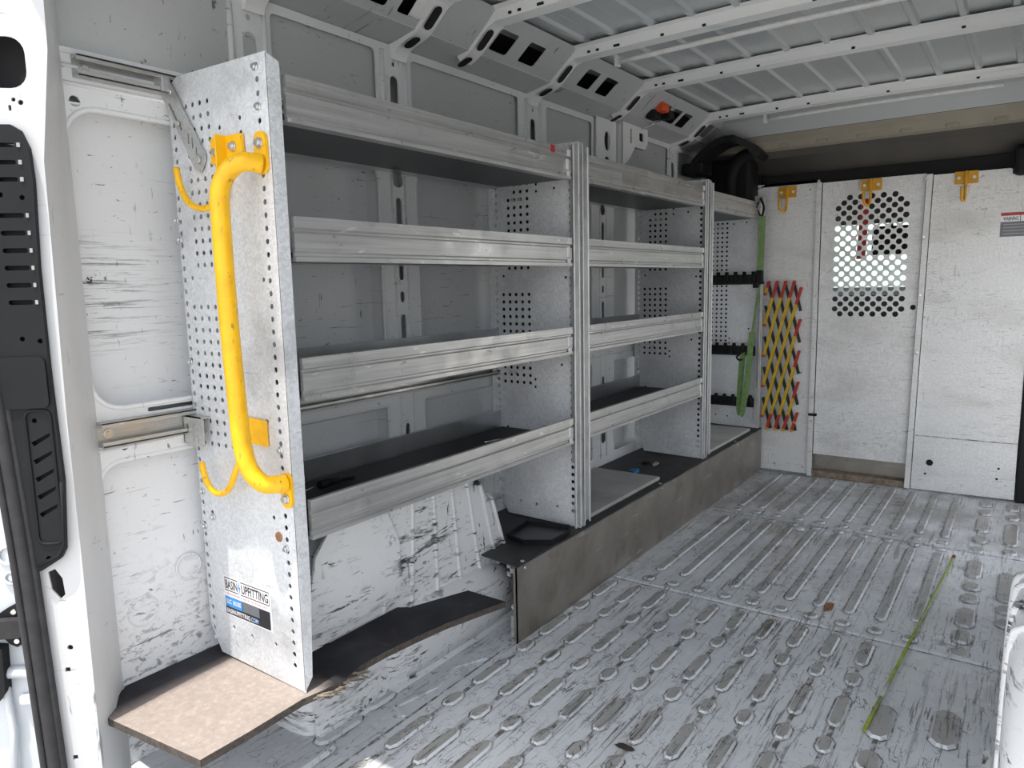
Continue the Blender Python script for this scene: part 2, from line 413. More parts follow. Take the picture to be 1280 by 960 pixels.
XW, XI, XR = -1.73, -1.665, .20          # wall skin, inner frame, right wall
Y0, YB = .60, 4.37                        # rear sill, bulkhead

# ------------------------------------------------------------------ floor
b = B()
b.mi = 0
b.box(XW, XR + .05, Y0, 4.9, -.05, 0)
def pad(x, y0, y1, w, h=.007, hexy=True, top=1, edge=.009):
    """embossed frustum, ends tapered"""
    e = min(.02, (y1 - y0) * .25) if hexy else .004
    def ring(g, z):
        ww = w / 2 - g
        return [(x - ww * .45, y0 + g, z), (x + ww * .45, y0 + g, z), (x + ww, y0 + e + g * .5, z), (x + ww, y1 - e - g * .5, z), (x + ww * .45, y1 - g, z), (x - ww * .45, y1 - g, z), (x - ww, y1 - e - g * .5, z), (x - ww, y0 + e + g * .5, z)]
    lo = [b.V(p) for p in ring(0, .0)]; hi = [b.V(p) for p in ring(edge * .7, h)]
    b.mi = 0
    for k in range(8): b.face([lo[k], lo[(k + 1) % 8], hi[(k + 1) % 8], hi[k]])
    b.mi = 2; q = [b.V(p) for p in ring(-.0035, .0012)]; q2 = [b.V(p) for p in ring(.001, .0012)]
    for k in range(8): b.face([q[k], q[(k + 1) % 8], q2[(k + 1) % 8], q2[k]])
    b.mi = top; b.face(hi); b.mi = 0
rows = [-.35 - .1 * k for k in range(10)]
for x in rows:
    jit = rnd.uniform(-.006, .006)
    for y in (2.24, 1.88, 1.525, 1.17):
        pad(x, y + jit, y + .165 + jit, .038, .0065)
    for y in (2.147, 1.79, 1.43, 1.07): pad(x, y - .038 + jit, y + .038 + jit, .040, .0065)
    b.mi = 2; b.box(x - .006, x + .006, .95, 2.41, 0, .0022); b.mi = 0
for (x, y0, y1, w) in ((-.25, 1.88, 2.05, .055), (-.25, 1.73, 1.82, .055), (-.112, 1.93, 2.11, .062), (-.25, 1.52, 1.68, .055), (-.112, 1.55, 1.72, .06)): pad(x, y0, y1, w, .009)
b.mi = 2; b.box(-.256, -.244, 1.5, 1.95, 0, .0022); b.mi = 0
for k in range(8):                                                   # middle zone
    x = -.25 - .1 * k
    pad(x, 2.585 if k else 2.64, 3.395, .036, .008, True, 3)
    pad(x, 2.475, 2.52, .045, .008); pad(x, 3.505, 3.55, .045, .008); pad(x, 3.415, 3.455, .045, .008)
    pad(x, 3.60, 4.33, .036, .008, True, 3)
for k in (8, 9):
    x = -.25 - .1 * k
    pad(x, 2.585, 3.395, .036, .008, True, 3); pad(x, 2.475, 2.52, .045); pad(x, 3.505, 3.55, .045); pad(x, 3.6, 4.33, .036, .008, True, 3)
for (x, y0, y1) in ((-.115, 2.44, 2.52), (-.115, 2.55, 2.65), (-.115, 2.68, 2.84), (-.115, 2.9, 2.98), (-.116, 3.02, 3.1), (-.118, 3.16, 3.36), (-.12, 3.46, 3.54), (-.12, 3.6, 3.7), (-.12, 3.76, 3.98), (-.12, 4.04, 4.14), (-.125, 4.2, 4.3), (-.01, 2.97, 3.27), (-.008, 2.86, 2.93), (-.005, 2.74, 2.81), (-.01, 3.5, 3.56), (-.01, 3.62, 3.95), (-.01, 4.02, 4.1), (-.012, 4.18, 4.3)): pad(x, y0, y1, .055, .009)
for y in (2.447, 3.478):                                            # cross seams
    b.mi = 0; b.prism([(y - .016, 0), (y - .008, .006), (y + .008, .006), (y + .016, 0)], lambda u, v, w: Vector((w, u, v)), -1.27, .19)
    b.mi = 2; b.box(-1.27, .19, y - .02, y - .015, 0, .0015)
# smooth strip beside the wheel arch: stiffening embosses and a drawn edge line
b.mi = 2; b.box(-1.300, -1.295, .85, 1.78, 0, .002); b.mi = 0
pad(-1.41, 1.08, 1.23, .05, .008, True, 0); pad(-1.36, .96, 1.10, .022, .012, True, 0); pad(-1.41, 1.26, 1.36, .03, .01, True, 0)
for a, c in (((-1.36, 1.31), (-1.33, 1.45)), ((-1.33, 1.45), (-1.36, 1.56)), ((-1.36, 1.56), (-1.31, 1.66)), ((-1.36, 1.31), (-1.31, 1.29))):
    b.strap([(a[0], a[1], .003), (c[0], c[1], .003)], .012, .006, (c[1] - a[1], a[0] - c[0], 0))
struct(b, 'floor', ['floor', 'floor_wear', 'floor_edge', 'floor_bar'], 'worn white painted steel cargo floor with embossed ribs')

# ------------------------------------------------------------------ left wall: skin, inner frame with recesses, upper cove
b = B()
b.box(XW - .02, XW, Y0, 4.9, .0, 2.0)
bays = [(.735, 1.14), (1.27, 1.645), (1.80, 2.40), (2.60, 2.98), (3.18, 3.82), (3.96, 4.34)]
holes = []
for i, (a, c) in enumerate(bays):
    holes += [rrect(a, c, .30, .775, .014)] if i else []; holes.append(rrect(a, c, .885, 1.545, .07))
    if i != 0: holes.append(rrect(a - .0, c, 1.655, 1.865, .015))
    else: holes.append(rrect(Y0 + .14, c + .02, 1.655, 1.865, .01))
for y in (1.722, 2.50, 3.08, 3.89):       # slots down each rib
    for (z0, z1, w) in ((.37, .44, .022), (.62, .70, .010), (.94, 1.06, .012), (1.10, 1.135, .010), (1.17, 1.27, .011), (1.31, 1.43, .013), (1.685, 1.80, .018)):
        holes.append(rrect(y - w, y + w, z0, z1, w))
    holes.append(circ(y, 1.835, .007))
    holes.append(circ(y, 1.485, .024, 12))
for y in (1.205,): holes.append(rrect(y - .02, y + .02, 1.66, 1.80, .02)); holes.append(circ(y, 1.835, .008))
for y, z in ((1.35, .845), (1.52, .855), (1.95, .855), (2.1, .855), (.765, 1.55), (.80, .80), (.735, .80)): holes.append(circ(y, z, .008 if z < 1.5 else .012))
holes.append(rrect(.86, 1.0, .872, .882, .005))
b.plate([(.70, .235), (.738, .235), (.738, .715), (.752, .757), (.79, .775), (1.09, .775), (1.128, .757), (1.14, .72), (1.14, .235), (4.88, .235), (4.88, 1.89), (.70, 1.89)], holes, YZ(XI), .004)
# recess returns: sloped frame sides, floor ledges of the recesses
for a, c in bays:
    for z in (.775, .885):
        b.box(XW, XI - .003, a, c, z - .002 if z > .8 else z, z if z > .8 else z + .002)
    b.box(XW, XI - .003, a - .003, a, .245, 1.545); b.box(XW, XI - .003, c, c + .003, .245, 1.545); b.mi = 1; b.box(XI - .016, XI - .013, a - .02, c + .02, 1.64, 1.88); b.mi = 0
    b.box(XW, XI - .003, a, c, 1.545, 1.549)
# rounded shoulders around each recess
for i, (a, c) in enumerate(bays):
    for z0, z1, r in ((.30 if i else .2, .775, .014 if i else .05), (.885, 1.545, .07)):
        lp = rrect(a + .004, c - .004, z0 + .004, z1 - .004, r); b.tube([(XI - .004, u, v) for u, v in lp + lp[:1]], .007, 6, False)
b.prism([(XW, .20), (-1.668, .20), (-1.672, .45), (-1.70, .775), (XW, .775)], lambda u, v, w: Vector((u, w, v)), .737, 1.141)
# belt and waist rails pressed into the frame
for z in (1.585, 1.62): b.tube([(XI, .74, z), (XI, 4.34, z)], .005, 6)
b.tube([(XI, .74, .80), (XI, 4.34, .80)], .004, 6)
for y in (1.20, 1.722, 2.50, 3.08, 3.89):   # rounded rib shoulders
    for s in (-1, 1):
        b.tube([(XI, y + s * .050, 1.64), (XI, y + s * .050, 1.87)], .008, 6)
        b.tube([(XI - .002, y + s * .030, .30), (XI - .002, y + s * .030, 1.50)], .005, 6)
# kick slope at the bottom
b.prism([(XI, .24), (XI - .07, .32), (XI - .07, 0), (XI + .02, 0), (XI + .02, .238)], lambda u, v, w: Vector((u, w, v)), 1.16, 4.4)
b.mi = 1; b.box(XI - .012, XI - .002, .70, 1.26, 1.655, 1.885); b.mi = 0; b.strap([(XI + .002, .71, 1.650), (XI + .001, 1.1, 1.652)], .012, .004, (0, 0, 1))
# round pressings and dents low on the first bay
for y, z, r in ((.81, .40, .035), (.93, .47, .032), (.80, .42, .012)): b.tube([(-1.671, y + r * cos(t * pi / 8), z + r * sin(t * pi / 8)) for t in range(17)], .003, 5, False)
b.box(XI - .01, XI + .004, .715, .73, .40, .62, .003)
# ledge and cove rising to the roof
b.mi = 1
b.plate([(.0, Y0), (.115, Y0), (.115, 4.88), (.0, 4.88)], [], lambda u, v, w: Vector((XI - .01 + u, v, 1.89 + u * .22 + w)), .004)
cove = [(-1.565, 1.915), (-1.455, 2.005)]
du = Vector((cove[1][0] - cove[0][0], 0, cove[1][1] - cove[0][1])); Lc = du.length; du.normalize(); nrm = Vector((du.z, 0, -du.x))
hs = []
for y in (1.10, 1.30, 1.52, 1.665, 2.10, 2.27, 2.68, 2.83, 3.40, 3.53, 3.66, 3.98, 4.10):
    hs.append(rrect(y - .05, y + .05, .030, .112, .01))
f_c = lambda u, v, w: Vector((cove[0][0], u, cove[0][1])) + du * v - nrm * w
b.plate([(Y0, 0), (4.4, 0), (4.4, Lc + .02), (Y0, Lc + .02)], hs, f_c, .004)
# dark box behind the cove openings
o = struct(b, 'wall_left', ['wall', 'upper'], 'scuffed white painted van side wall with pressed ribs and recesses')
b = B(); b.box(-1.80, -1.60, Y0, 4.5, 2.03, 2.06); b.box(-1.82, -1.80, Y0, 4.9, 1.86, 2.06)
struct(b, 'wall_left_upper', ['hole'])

# right wall with the open side doorway, rear header, far cab walls
b = B()
b.plate([(Y0, -.05), (4.9, -.05), (4.9, 2.06), (Y0, 2.06)], [rrect(3.05, 4.22, .04, 1.56, .08)], YZ(XR + .03), .03)
for y in (1.2, 1.75, 2.45): b.box(XR - .03, XR, y - .05, y + .05, .05, 1.88, .01)
struct(b, 'wall_right', ['wall'])
b = B(); b.box(XW - .02, XR + .03, Y0, Y0 + .045, 1.838, 2.06, .008)
struct(b, 'trim', ['pillar'])
b = B(); b.box(XW - .02, XR + .05, Y0 - .08, Y0, -.12, 0, .012)
struct(b, 'trim', ['black'])

# ------------------------------------------------------------------ roof: corrugated skin and bows
b = B()
b.box(XW - .07, XR + .03, Y0, 4.55, 2.035, 2.06)
xr = [-1.40, -1.28, -1.13, -.985, -.835, -.69, -.54, -.395, -.25, -.10, .05]
for x in xr:
    b.prism([(x - .017, 2.036), (x - .009, 2.024), (x + .009, 2.024), (x + .017, 2.036)], lambda u, v, w: Vector((u, w, v)), Y0 + .06, 4.30)
for i in range(len(xr) - 1):
    x = (xr[i] + xr[i + 1]) / 2
    b.box(x - .0015, x + .0015, Y0 + .1, 4.3, 2.0345, 2.036)
b.prism([(3.97, 2.036), (4.09, 2.005), (4.19, 1.934), (4.215, 1.934), (4.215, 2.04)], lambda u, v, w: Vector((w, u, v)), -1.62, XR)
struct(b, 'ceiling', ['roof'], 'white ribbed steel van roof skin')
def bow(y, w=.058, foot=True):
    b = B()
    prof = [(-1.658, 1.848), (-1.650, 1.866), (-1.628, 1.885), (-1.565, 1.905), (-1.535, 1.925), (-1.485, 1.968), (-1.455, 1.980), (-1.40, 1.984), (-.7, 1.992), (.0, 1.982), (.10, 1.965), (.16, 1.90), (.19, 1.86)]
    if not foot: prof = [(-1.60, 1.888)] + prof[3:]
    P = smooth_path([(p[0], 0, p[1]) for p in prof], 4)
    # hat section: web plus two flanges
    sec = [(-w, .036), (-w * .62, .030), (-w * .5, 0), (w * .5, 0), (w * .62, .030), (w, .036)]
    rg = []
    for i, p in enumerate(P):
        d = (P[min(i + 1, len(P) - 1)] - P[max(i - 1, 0)]).normalized(); n = Vector((-d.z, 0, d.x))
        if n.z < 0 and abs(d.x) > .3: n = -n
        rg.append([b.V(Vector((p.x, y + u, p.z)) + n * v) for u, v in sec])
    for i in range(len(rg) - 1):
        for k in range(5): b.face([rg[i][k], rg[i][k + 1], rg[i + 1][k + 1], rg[i + 1][k]])
    # oval shoulder slots and small web-edge holes, their dark insides painted as black faces
    b.mi = 1
    for a, c in (((-1.615, 1.886), (-1.578, 1.899)), ((-1.53, 1.926), (-1.49, 1.961))):
        d = Vector((c[0] - a[0], 0, c[1] - a[1])); L = d.length; d.normalize(); n = Vector((d.z, 0, -d.x))
        loop = rrect(-L * .75, L * .75, -.017, .017, .017)
        m_ = Vector(((a[0] + c[0]) / 2, y - .008, (a[1] + c[1]) / 2))
        b.face([b.V(m_ + d * u + Vector((0, v, 0)) + n * .004) for u, v in loop])
    for x in [-1.39 + .012 * k for k in (0, 3, 9, 10)] + [-1.1, -.95, -.6, -.25]:
        b.box(x - .006, x + .006, y - w * .58, y - w * .53, 1.991, 1.999)
    return struct(b, 'trim', ['bow', 'hole'])
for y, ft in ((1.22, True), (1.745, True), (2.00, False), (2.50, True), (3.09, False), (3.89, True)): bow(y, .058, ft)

# ------------------------------------------------------------------ rear pillar at the left of the doorway
PC = Vector((-1.56, .62, 0)); PD = Vector((-.72, -.69, 0)).normalized(); PN = Vector((.69, -.72, 0)).normalized()
PF = lambda s, z, w: PC + PD * s + Vector((0, 0, z)) - PN * w       # w > 0 behind the face
b = B()
pil_holes = [rrect(-.016, .06, 1.53, 1.622, .03), rrect(-.018, .06, 1.69, 1.80, .03), rrect(.017, .022, 1.49, 1.50, .001),
             [(.016, .540), (.026, .532), (.040, .552), (.044, .590), (.030, .596), (.018, .575)],
             circ(.018, .425, .006), circ(.0, 1.505, .005), rrect(.022, .032, .372, .382, .001), rrect(.026, .036, .175, .185, .001), circ(.012, 1.51, .004)]
b.plate([(-.018, .0), (.064, .0), (.068, .20), (.082, .62), (.100, .98), (.140, 1.40), (.17, 1.88), (-.062, 1.88), (-.056, 1.60), (-.030, 1.40), (-.022, .9), (-.022, .6)], pil_holes, PF, .004)
# return from the crest to the side wall, in two rounded steps
ctop = lambda z: PF(-.062 + .0 if z > 1.7 else (-.056 if z > 1.5 else (-.030 if z > 1.2 else -.02)), z, 0)
zs = [0, .3, .6, .9, 1.2, 1.4, 1.6, 1.75, 1.88]; es = [-.018, -.020, -.022, -.022, -.026, -.030, -.056, -.060, -.062]
cols = []
for z, e in zip(zs, es):
    p = PF(e, z, 0); q = Vector((XI, .745, z)); m = (p * .5 + q * .5) + Vector((.012, .004, 0))
    cols.append([b.V(p), b.V(p * .8 + q * .2 + Vector((.008, 0, 0))), b.V(m), b.V(p * .2 + q * .8 + Vector((.004, -.002, 0))), b.V(q)])
for i in range(len(cols) - 1):
    for k in range(4): b.face([cols[i][k], cols[i][k + 1], cols[i + 1][k + 1], cols[i + 1][k]], True)
b.mi = 1
b.plate([(-.02, .0), (.062, .0), (.066, .20), (.080, .62), (.098, .98), (.138, 1.40), (.165, 1.9), (-.05, 1.9), (-.02, 1.2)], [], lambda s, z, w: PF(s, z, w + .05), .01)
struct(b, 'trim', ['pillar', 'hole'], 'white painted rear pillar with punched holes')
# black vented trim panel on the pillar
v = thing('pillar_vent_trim', PF(.03, .59, 0), 'tall black plastic vent panel with slots on the rear pillar', 'vent panel')
b = B()
vh = []
for k in range(3): vh.append(rrect(.012, .046, 1.425 - .031 * k - .004, 1.425 - .031 * k + .004, .003))
for k in range(6): vh.append(rrect(.008, .052, 1.297 - .0325 * k - .0045, 1.297 - .0325 * k + .0045, .004))
for k in range(5):
    z = .868 - .036 * k
    vh.append([(.004, z + .012), (.006, z + .004), (.036, z - .014), (.040, z - .006)])
for z, s in ((1.335, .045), (1.33, .008), (1.065, .035), (1.06, .004), (.905, .030), (.625, .032)): vh.append(circ(s, z, .005))
b.plate([(.052, .598), (.046, .600), (.010, .622), (.000, .640), (-.010, .78), (-.006, 1.0), (-.007, 1.2), (-.014, 1.36), (-.012, 1.42), (.0, 1.452), (.015, 1.462), (.12, 1.462), (.12, 1.0), (.095, .98), (.078, .80), (.064, .62)], vh, lambda s, z, w: PF(s, z, w - .016), .012)
b.tube([PF(s, z, -.016) for s, z in ((.052, .61), (.012, .63), (.001, .65), (-.007, .78))], .004, 6)
b.build('vent_panel', 'vent', v)
b = B(); b.plate([(.05, .61), (.004, .64), (-.006, .8), (-.004, 1.2), (-.006, 1.42), (.115, 1.45), (.11, 1.0)], [], lambda s, z, w: PF(s, z, w - .003), .002); b.build('slot_shade', 'hole', v)  # black plate added to paint the shade behind the vent slots
b = B(); b.plate(rrect(-.002, .085, .93, 1.03, .012), [], lambda s, z, w: PF(s, z, w - .021), .006); b.build('cover_plate', 'vent', v)
b = B()
lp = rrect(.0, .046, .655, .925, .014); b.tube([PF(s, z, -.017) for s, z in lp + lp[:1]], .003, 6, False); b.build('raised_frame', 'vent', v)
for k in range(3): b = B(); b.plate(rrect(.001, .007, 1.425 - .031 * k - .004, 1.425 - .031 * k + .004, .001), [], lambda s, z, w: PF(s, z, w - .018), .003); b.build('slot_clip', 'clip', v)
for k in range(6): b = B(); b.plate(rrect(-.001, .004, 1.297 - .0325 * k - .004, 1.297 - .0325 * k + .004, .001), [], lambda s, z, w: PF(s, z, w - .018), .003); b.build('slot_clip', 'clip', v)
# rubber door seal
b = B()
sp = smooth_path([PF(.135, 1.40, -.01), PF(.115, 1.15, -.014), PF(.094, .98, -.016), PF(.084, .80, -.018), PF(.076, .62, -.018), PF(.070, .40, -.018), PF(.064, .16, -.018), PF(.060, -.02, -.018)], 4)
b.tube(sp, .013, 10)
b.tube([p + PD * .017 + PN * .006 for p in sp], .007, 8); b.tube([p - PD * .012 - PN * .006 for p in sp], .009, 8)
tag(b.build('door_seal', 'seal'), 'dark grey ribbed rubber weatherstrip running down the rear doorway edge', 'seal')

# open rear door seen past the seal
DF = lambda s, z, w: PC + PD * s + Vector((0, 0, z)) - PN * (w + .10)
d = thing('rear_door', DF(.4, -.15, 0), 'white open rear door with a black hinge, past the rubber seal', 'door')
b = B()
b.plate([(.085, -.4), (.75, -.4), (.75, 1.75), (.15, 1.75), (.12, .9)], [], DF, .05)
lp = rrect(.125, .50, -.10, .335, .04); b.tube([DF(s, z, -.006) for s, z in lp + lp[:1]], .014, 8, False)
for z, r in ((.597, .020), (.547, .013)):
    lp = circ(.165, z, r, 14); b.tube([DF(s, z, -.002) for s, z in lp + lp[:1]], .0035, 6, False); b.plate(circ(.163, z, .006, 10), [], lambda s, z, w: DF(s, z, w - .006), .006)
b.tube([DF(.215, .36, .0), DF(.196, .30, -.012), DF(.19, .2, -.014), DF(.205, .05, -.012)], .008, 8)
b.plate(rrect(.150, .172, .262, .282, .004), [], lambda s, z, w: DF(s, z, w - .014), .012)
b.build('door_panel', 'door_paint', d)
b = B()
b.plate([(.140, .470), (.148, .486), (.162, .490), (.178, .482), (.20, .468), (.24, .464), (.24, .424), (.19, .418), (.178, .402), (.164, .394), (.150, .402), (.142, .420)], [circ(.162, .475, .005), circ(.163, .409, .005)], lambda s, z, w: DF(s, z, w - .012), .010)
b.build('hinge_plate', 'black', d)
b = B(); b.plate(rrect(.144, .26, .424, .464, .004), [], lambda s, z, w: DF(s, z, w - .034), .020); b.build('hinge_arm', 'seal', d)
for z in (.475, .409):
    b = B(); b.cyl(DF(.1625, z, -.008), DF(.1625, z, -.016), .0055, 10); b.build('hinge_bolt', 'bolt', d)
b = B(); b.plate([(.186, .40), (.215, .405), (.26, .395), (.26, .29), (.205, .28), (.19, .30)], [], lambda s, z, w: DF(s, z, w - .03), .028); b.build('latch_block', 'vent', d)

# ------------------------------------------------------------------ wall rails (aluminium channels)
def rail(z0, z1, y0, y1, label):
    t = thing('wall_rail', (XI + .01, (y0 + y1) / 2, z0), label, 'rail', 'wall rails')
    b = B()
    b.box(XI, XI + .003, y0, y1, z0, z1); b.box(XI, XI + .026, y0, y1, z0, z0 + .005, .001); b.box(XI, XI + .026, y0, y1, z1 - .005, z1, .001)
    b.box(XI + .023, XI + .026, y0, y1, z0, z0 + .012); b.box(XI + .023, XI + .026, y0, y1, z1 - .012, z1)
    b.build('channel', 'alu', t)
    b = B(); b.cyl((XI + .002, y0 + .022, (z0 + z1) / 2), (XI + .006, y0 + .022, (z0 + z1) / 2), .011); b.cyl((XI + .005, y0 + .022, (z0 + z1) / 2), (XI + .011, y0 + .022, (z0 + z1) / 2), .006, 6); b.build('bolt', 'bolt', t)
    b = B(); b.box(XI + .003, XI + .018, y1 - .10, y1 - .04, z0 + .012, z1 - .012, .003); b.build('sliding_nut', 'bracket', t)
rail(.810, .866, .742, 2.3, 'grooved aluminium wall rail below the recess ledge, lower of the two rails')
rail(1.598, 1.642, .765, 2.3, 'grooved aluminium wall rail near the roof, upper of the two rails')

# ------------------------------------------------------------------ shelving units
XF, XBK = -1.285, -1.652
def panel_holes(zb, grid=True):
    H = []
    r = .0062 if zb < .25 else .0072
    z = 1.603
    while z > zb + .05:
        H.append(circ(-1.318, z, r, 8)); H.append(circ(-1.636 if z > 1.4 or z < .4 else -1.642, z - .02, r, 8)); z -= .0272
    if not grid: return H
    for i, z in enumerate([1.562 - .0272 * k for k in range(14)]):
        for x in (-1.583, -1.556, -1.528, -1.499)[1 if 0 < i < 4 else 0:]: H.append(circ(x, z, r, 6))
    for z in [1.112 - .0272 * k for k in range(7)] + [.923 - .0275 * k for k in range(6)]:
        for x in (-1.612, -1.583, -1.555, -1.526, -1.497): H.append(circ(x, z, r, 6))
    for x, z in ((-1.46, 1.50), (-1.46, 1.475), (-1.385, 1.51), (-1.385, 1.48), (-1.605, .611), (-1.34, 1.17), (-1.352, .60), (-1.36, .86), (-1.55, .327), (-1.477, .324), (-1.385, .33), (-1.61, 1.18), (-1.475, .80), (-1.475, .772), (-1.36, .64)): H.append(circ(x, z, .0055, 6))
    return H
def panel(t, y, zb, near):
    b = B()
    out = [(XF, zb), (XF, 1.625), (-1.61, 1.632), (-1.64, 1.618), (XBK, 1.59), (XBK, zb + .075), (-1.61, zb + .005)]
    b.plate(out, panel_holes(zb, not (near and zb > .25)), XZ(y), .0022)
    p = b.build('end_panel', 'galv' if near else 'galv_div', t)
    b = B()                                     # folded front flange and rear flange
    s = 1 if near else -1; fw_ = .031 if zb < .25 else .040
    b.prism([(y, zb + .004), (y, 1.622), (y + s * fw_, 1.610), (y + s * fw_, zb + (.25 if near and zb < .25 else .01)), (y + s * .020, zb + .03)], lambda u, v, w: Vector((w, u, v)), XF - .002, XF + .001)
    b.box(XF - .012, XF, y + s * (fw_ - .002), y + s * fw_, zb + .25, 1.608)
    b.build('front_flange', 'post_face' if not near else ('galv' if zb < .25 else 'post_face'), t)
    if zb > .25 or not near:
        b = B(); b.box(XF, XF + .005, y + s * .034, y + s * .041, zb + .01, 1.612, .001); b.box(XF, XF + .004, y - s * .001, y + s * .004, zb + .004, 1.62, .001); b.build('flange_edge', 'post', t)
    b = B(); b.box(XBK - .001, XBK + .001, y, y + s * .028, zb + .08, 1.59); b.build('rear_flange', 'galv_div', t)
    return p
LV = [(1.493, 1.588), (1.207, 1.302), (.906, 1.000), (.590, .682)]
def beam(b, x, s, y0, y1, z0, h):
    """extruded aluminium lip, s = +1 faces the aisle"""
    k = h / .095
    pr = [(-.004, 0), (.008, 0), (.0085, .010), (.003, .013), (.003, .018), (.0065, .022), (.0065, .060), (.001, .064), (.001, .068), (.0085, .072), (.0085, .095), (-.004, .095), (-.004, .006), (-.03, .006), (-.03, .002)]
    b.prism([(x + s * u, z0 + v * k) for u, v in pr], lambda u, v, w: Vector((u, w, v)), y0, y1)
def shelf(t, y0, y1, z0, z1, what):
    b = B(); b.box(XBK + .02, XF - .012, y0, y1, z0 + .010, z0 + .016); o = b.build('shelf', 'shelf_pan', t)
    b = B(); b.box(XBK + .026, XF - .016, y0 + .003, y1 - .003, z0 + .016, z0 + .020); b.build('liner', 'liner', o)
    b = B(); beam(b, XF - .002, 1, y0 + .037, y1 - .052, z0, z1 - z0); b.build('front_lip', 'alu', o)
    b = B(); beam(b, XBK + .012, -1, y0, y1, z0 + .008, .072); b.build('rear_lip', 'alu_clean', o)
    b = B()
    for ya, yb_, za, zb2 in ((.030, .014, z1 - .022 - 0, z1 - .002), (.034, .022, z0 + .03, z0 + .062), (.030, .014, z0 + .008, z0 + .024)):
        b = B(); b.box(XF + .004, XF + .0085, y1 - ya - .05, y1 - yb_ - .05, za, zb2); b.build('end_clip', 'white_plastic', o)
    return o
def unit(y0, y1, zn, zf, levels, label):
    t = thing('shelving_unit', ((XF + XBK) / 2, (y0 + y1) / 2, min(zn, zf)), label, 'shelving', 'shelving units along the left wall')
    pn = panel(t, y0, zn, True); pf = panel(t, y1, zf, False)
    sh = [shelf(t, y0 + .004, y1 - .004, a, c, '') for a, c in levels]
    return t, pn, pf, sh
u1, pn1, pf1, sh1 = unit(.965, 2.205, .241, .265, LV, 'nearest metal shelving unit, perforated grey end panel and four long shelves over the wheel arch')
u2, pn2, pf2, sh2 = unit(2.228, 3.425, .265, .265, LV, 'middle metal shelving unit between the two aluminium divider posts')
u3, pn3, pf3, sh3 = unit(3.45, 4.315, .265, .265, [(1.487, 1.575)], 'farthest metal shelving unit beside the partition, with only its top shelf')
for u_, ya, yb_ in ((u1, 2.206, 2.227), (u2, 3.426, 3.449)):
    b = B(); b.box(XBK + .02, XF - .006, ya + .004, ya + .007, .36, 1.60); b.build('gap_shade_sheet', 'hole', u_)  # added black sheet paints the gap behind the panel holes dark
# bolts on the near end panel, mounting brackets, red tape
b = B()
for x, z in ((-1.32, 1.600), (-1.318, 1.522), (-1.63, 1.60), (-1.655, 1.315), (-1.648, 1.27), (-1.645, .98), (-1.318, .80), (-1.318, .72), (-1.32, .575), (-1.64, .57), (-1.6, .60), (-1.638, .66)):
    b = B(); b.cyl((x, .965, z), (x, .961, z), .0085, 10); b.cyl((x, .961, z), (x, .956, z), .0055, 6); b.build('bolt', 'bolt', pn1)
b = B(); b.tube([(-1.345, .9646, .598), (-1.345, .963, .598)], .012, 9); b.build('rust_spot', 'rust', pn1)['label'] = 'brown rust coloured patch'
for pf in (pf1, pf2, pf3):
    b = B()
    yy = 2.205 if pf is pf1 else (3.425 if pf is pf2 else 4.315)
    for x, z in ((-1.556, 1.452), (-1.528, 1.452), (-1.583, .82), (-1.56, .82)):
        b = B(); b.cyl((x, yy - .012, z), (x, yy, z), .005, 8); b.build('bolt', 'bolt', pf)
def slotplate(pts, sl, y, t): 
    b = B(); b.plate(pts, sl, XZ(y), t); return b
b = slotplate([(-1.655, 1.632), (-1.630, 1.622), (-1.512, 1.450), (-1.512, 1.438), (-1.534, 1.412), (-1.552, 1.418), (-1.668, 1.60)], [[(-1.642, 1.575), (-1.636, 1.580), (-1.606, 1.535), (-1.612, 1.530)], [(-1.604, 1.525), (-1.598, 1.528), (-1.592, 1.512), (-1.598, 1.510)], rrect(-1.573, -1.568, 1.478, 1.502, .002), rrect(-1.558, -1.553, 1.466, 1.49, .002), rrect(-1.545, -1.54, 1.448, 1.468, .002)], .958, .004)
b.box(-1.668, -1.63, .94, .962, 1.60, 1.636, .003)
b.cyl((-1.535, .958, 1.44), (-1.535, .951, 1.44), .010, 10); b.cyl((-1.604, .958, 1.527), (-1.604, .952, 1.527), .006, 8)
b.build('upper_wall_bracket', 'bracket', u1)
b = slotplate(rrect(-1.66, -1.577, .781, .852, .008), [rrect(-1.648, -1.637, .815, .833, .001), rrect(-1.620, -1.613, .822, .842, .003), rrect(-1.603, -1.596, .822, .842, .003), rrect(-1.620, -1.613, .790, .810, .003), rrect(-1.603, -1.596, .790, .810, .003)], .940, .004)
b.box(-1.662, -1.657, .940, .99, .782, .851); b.box(-1.66, -1.577, .940, .963, .849, .852)
b.build('lower_wall_bracket', 'bracket', u1)
b = B(); b.box(XF + .0066, XF + .0076, 2.02, 2.045, 1.566, 1.589); b.build('tape', 'red', sh1[0])['label'] = 'small red tape strip'
# company sticker on the near panel
b = B()
sf = lambda d: (lambda u, v, w: Vector((u, .9646 - d + w, v)))
def quad(x0, x1, z0, z1, mi, d): b.mi = mi; f = sf(d); b.face([b.V(f(x0, z0, 0)), b.V(f(x1, z0, 0)), b.V(f(x1, z1, 0)), b.V(f(x0, z1, 0))])
quad(-1.580, -1.392, .356, .458, 0, .0002)
quad(-1.575, -1.398, .419, .453, 1, .0004); quad(-1.5735, -1.3995, .4215, .4505, 0, .0005); quad(-1.520, -1.509, .416, .456, 0, .0006)
text_mesh(b, 'BASIN', sf(.0008), -1.571, -1.522, .4245, .4475, 1); text_mesh(b, 'UPFITTING', sf(.0008), -1.506, -1.402, .4245, .4475, 1)
b.mi = 2; f = sf(.0009); b.face([b.V(f(x, z, 0)) for x, z in ((-1.513, .4555), (-1.519, .434), (-1.5155, .434), (-1.517, .416), (-1.5095, .4385), (-1.5135, .4385))])
text_mesh(b, 'Commercial Truck & Van Equipment', sf(.0006), -1.567, -1.408, .4085, .4155, 5)
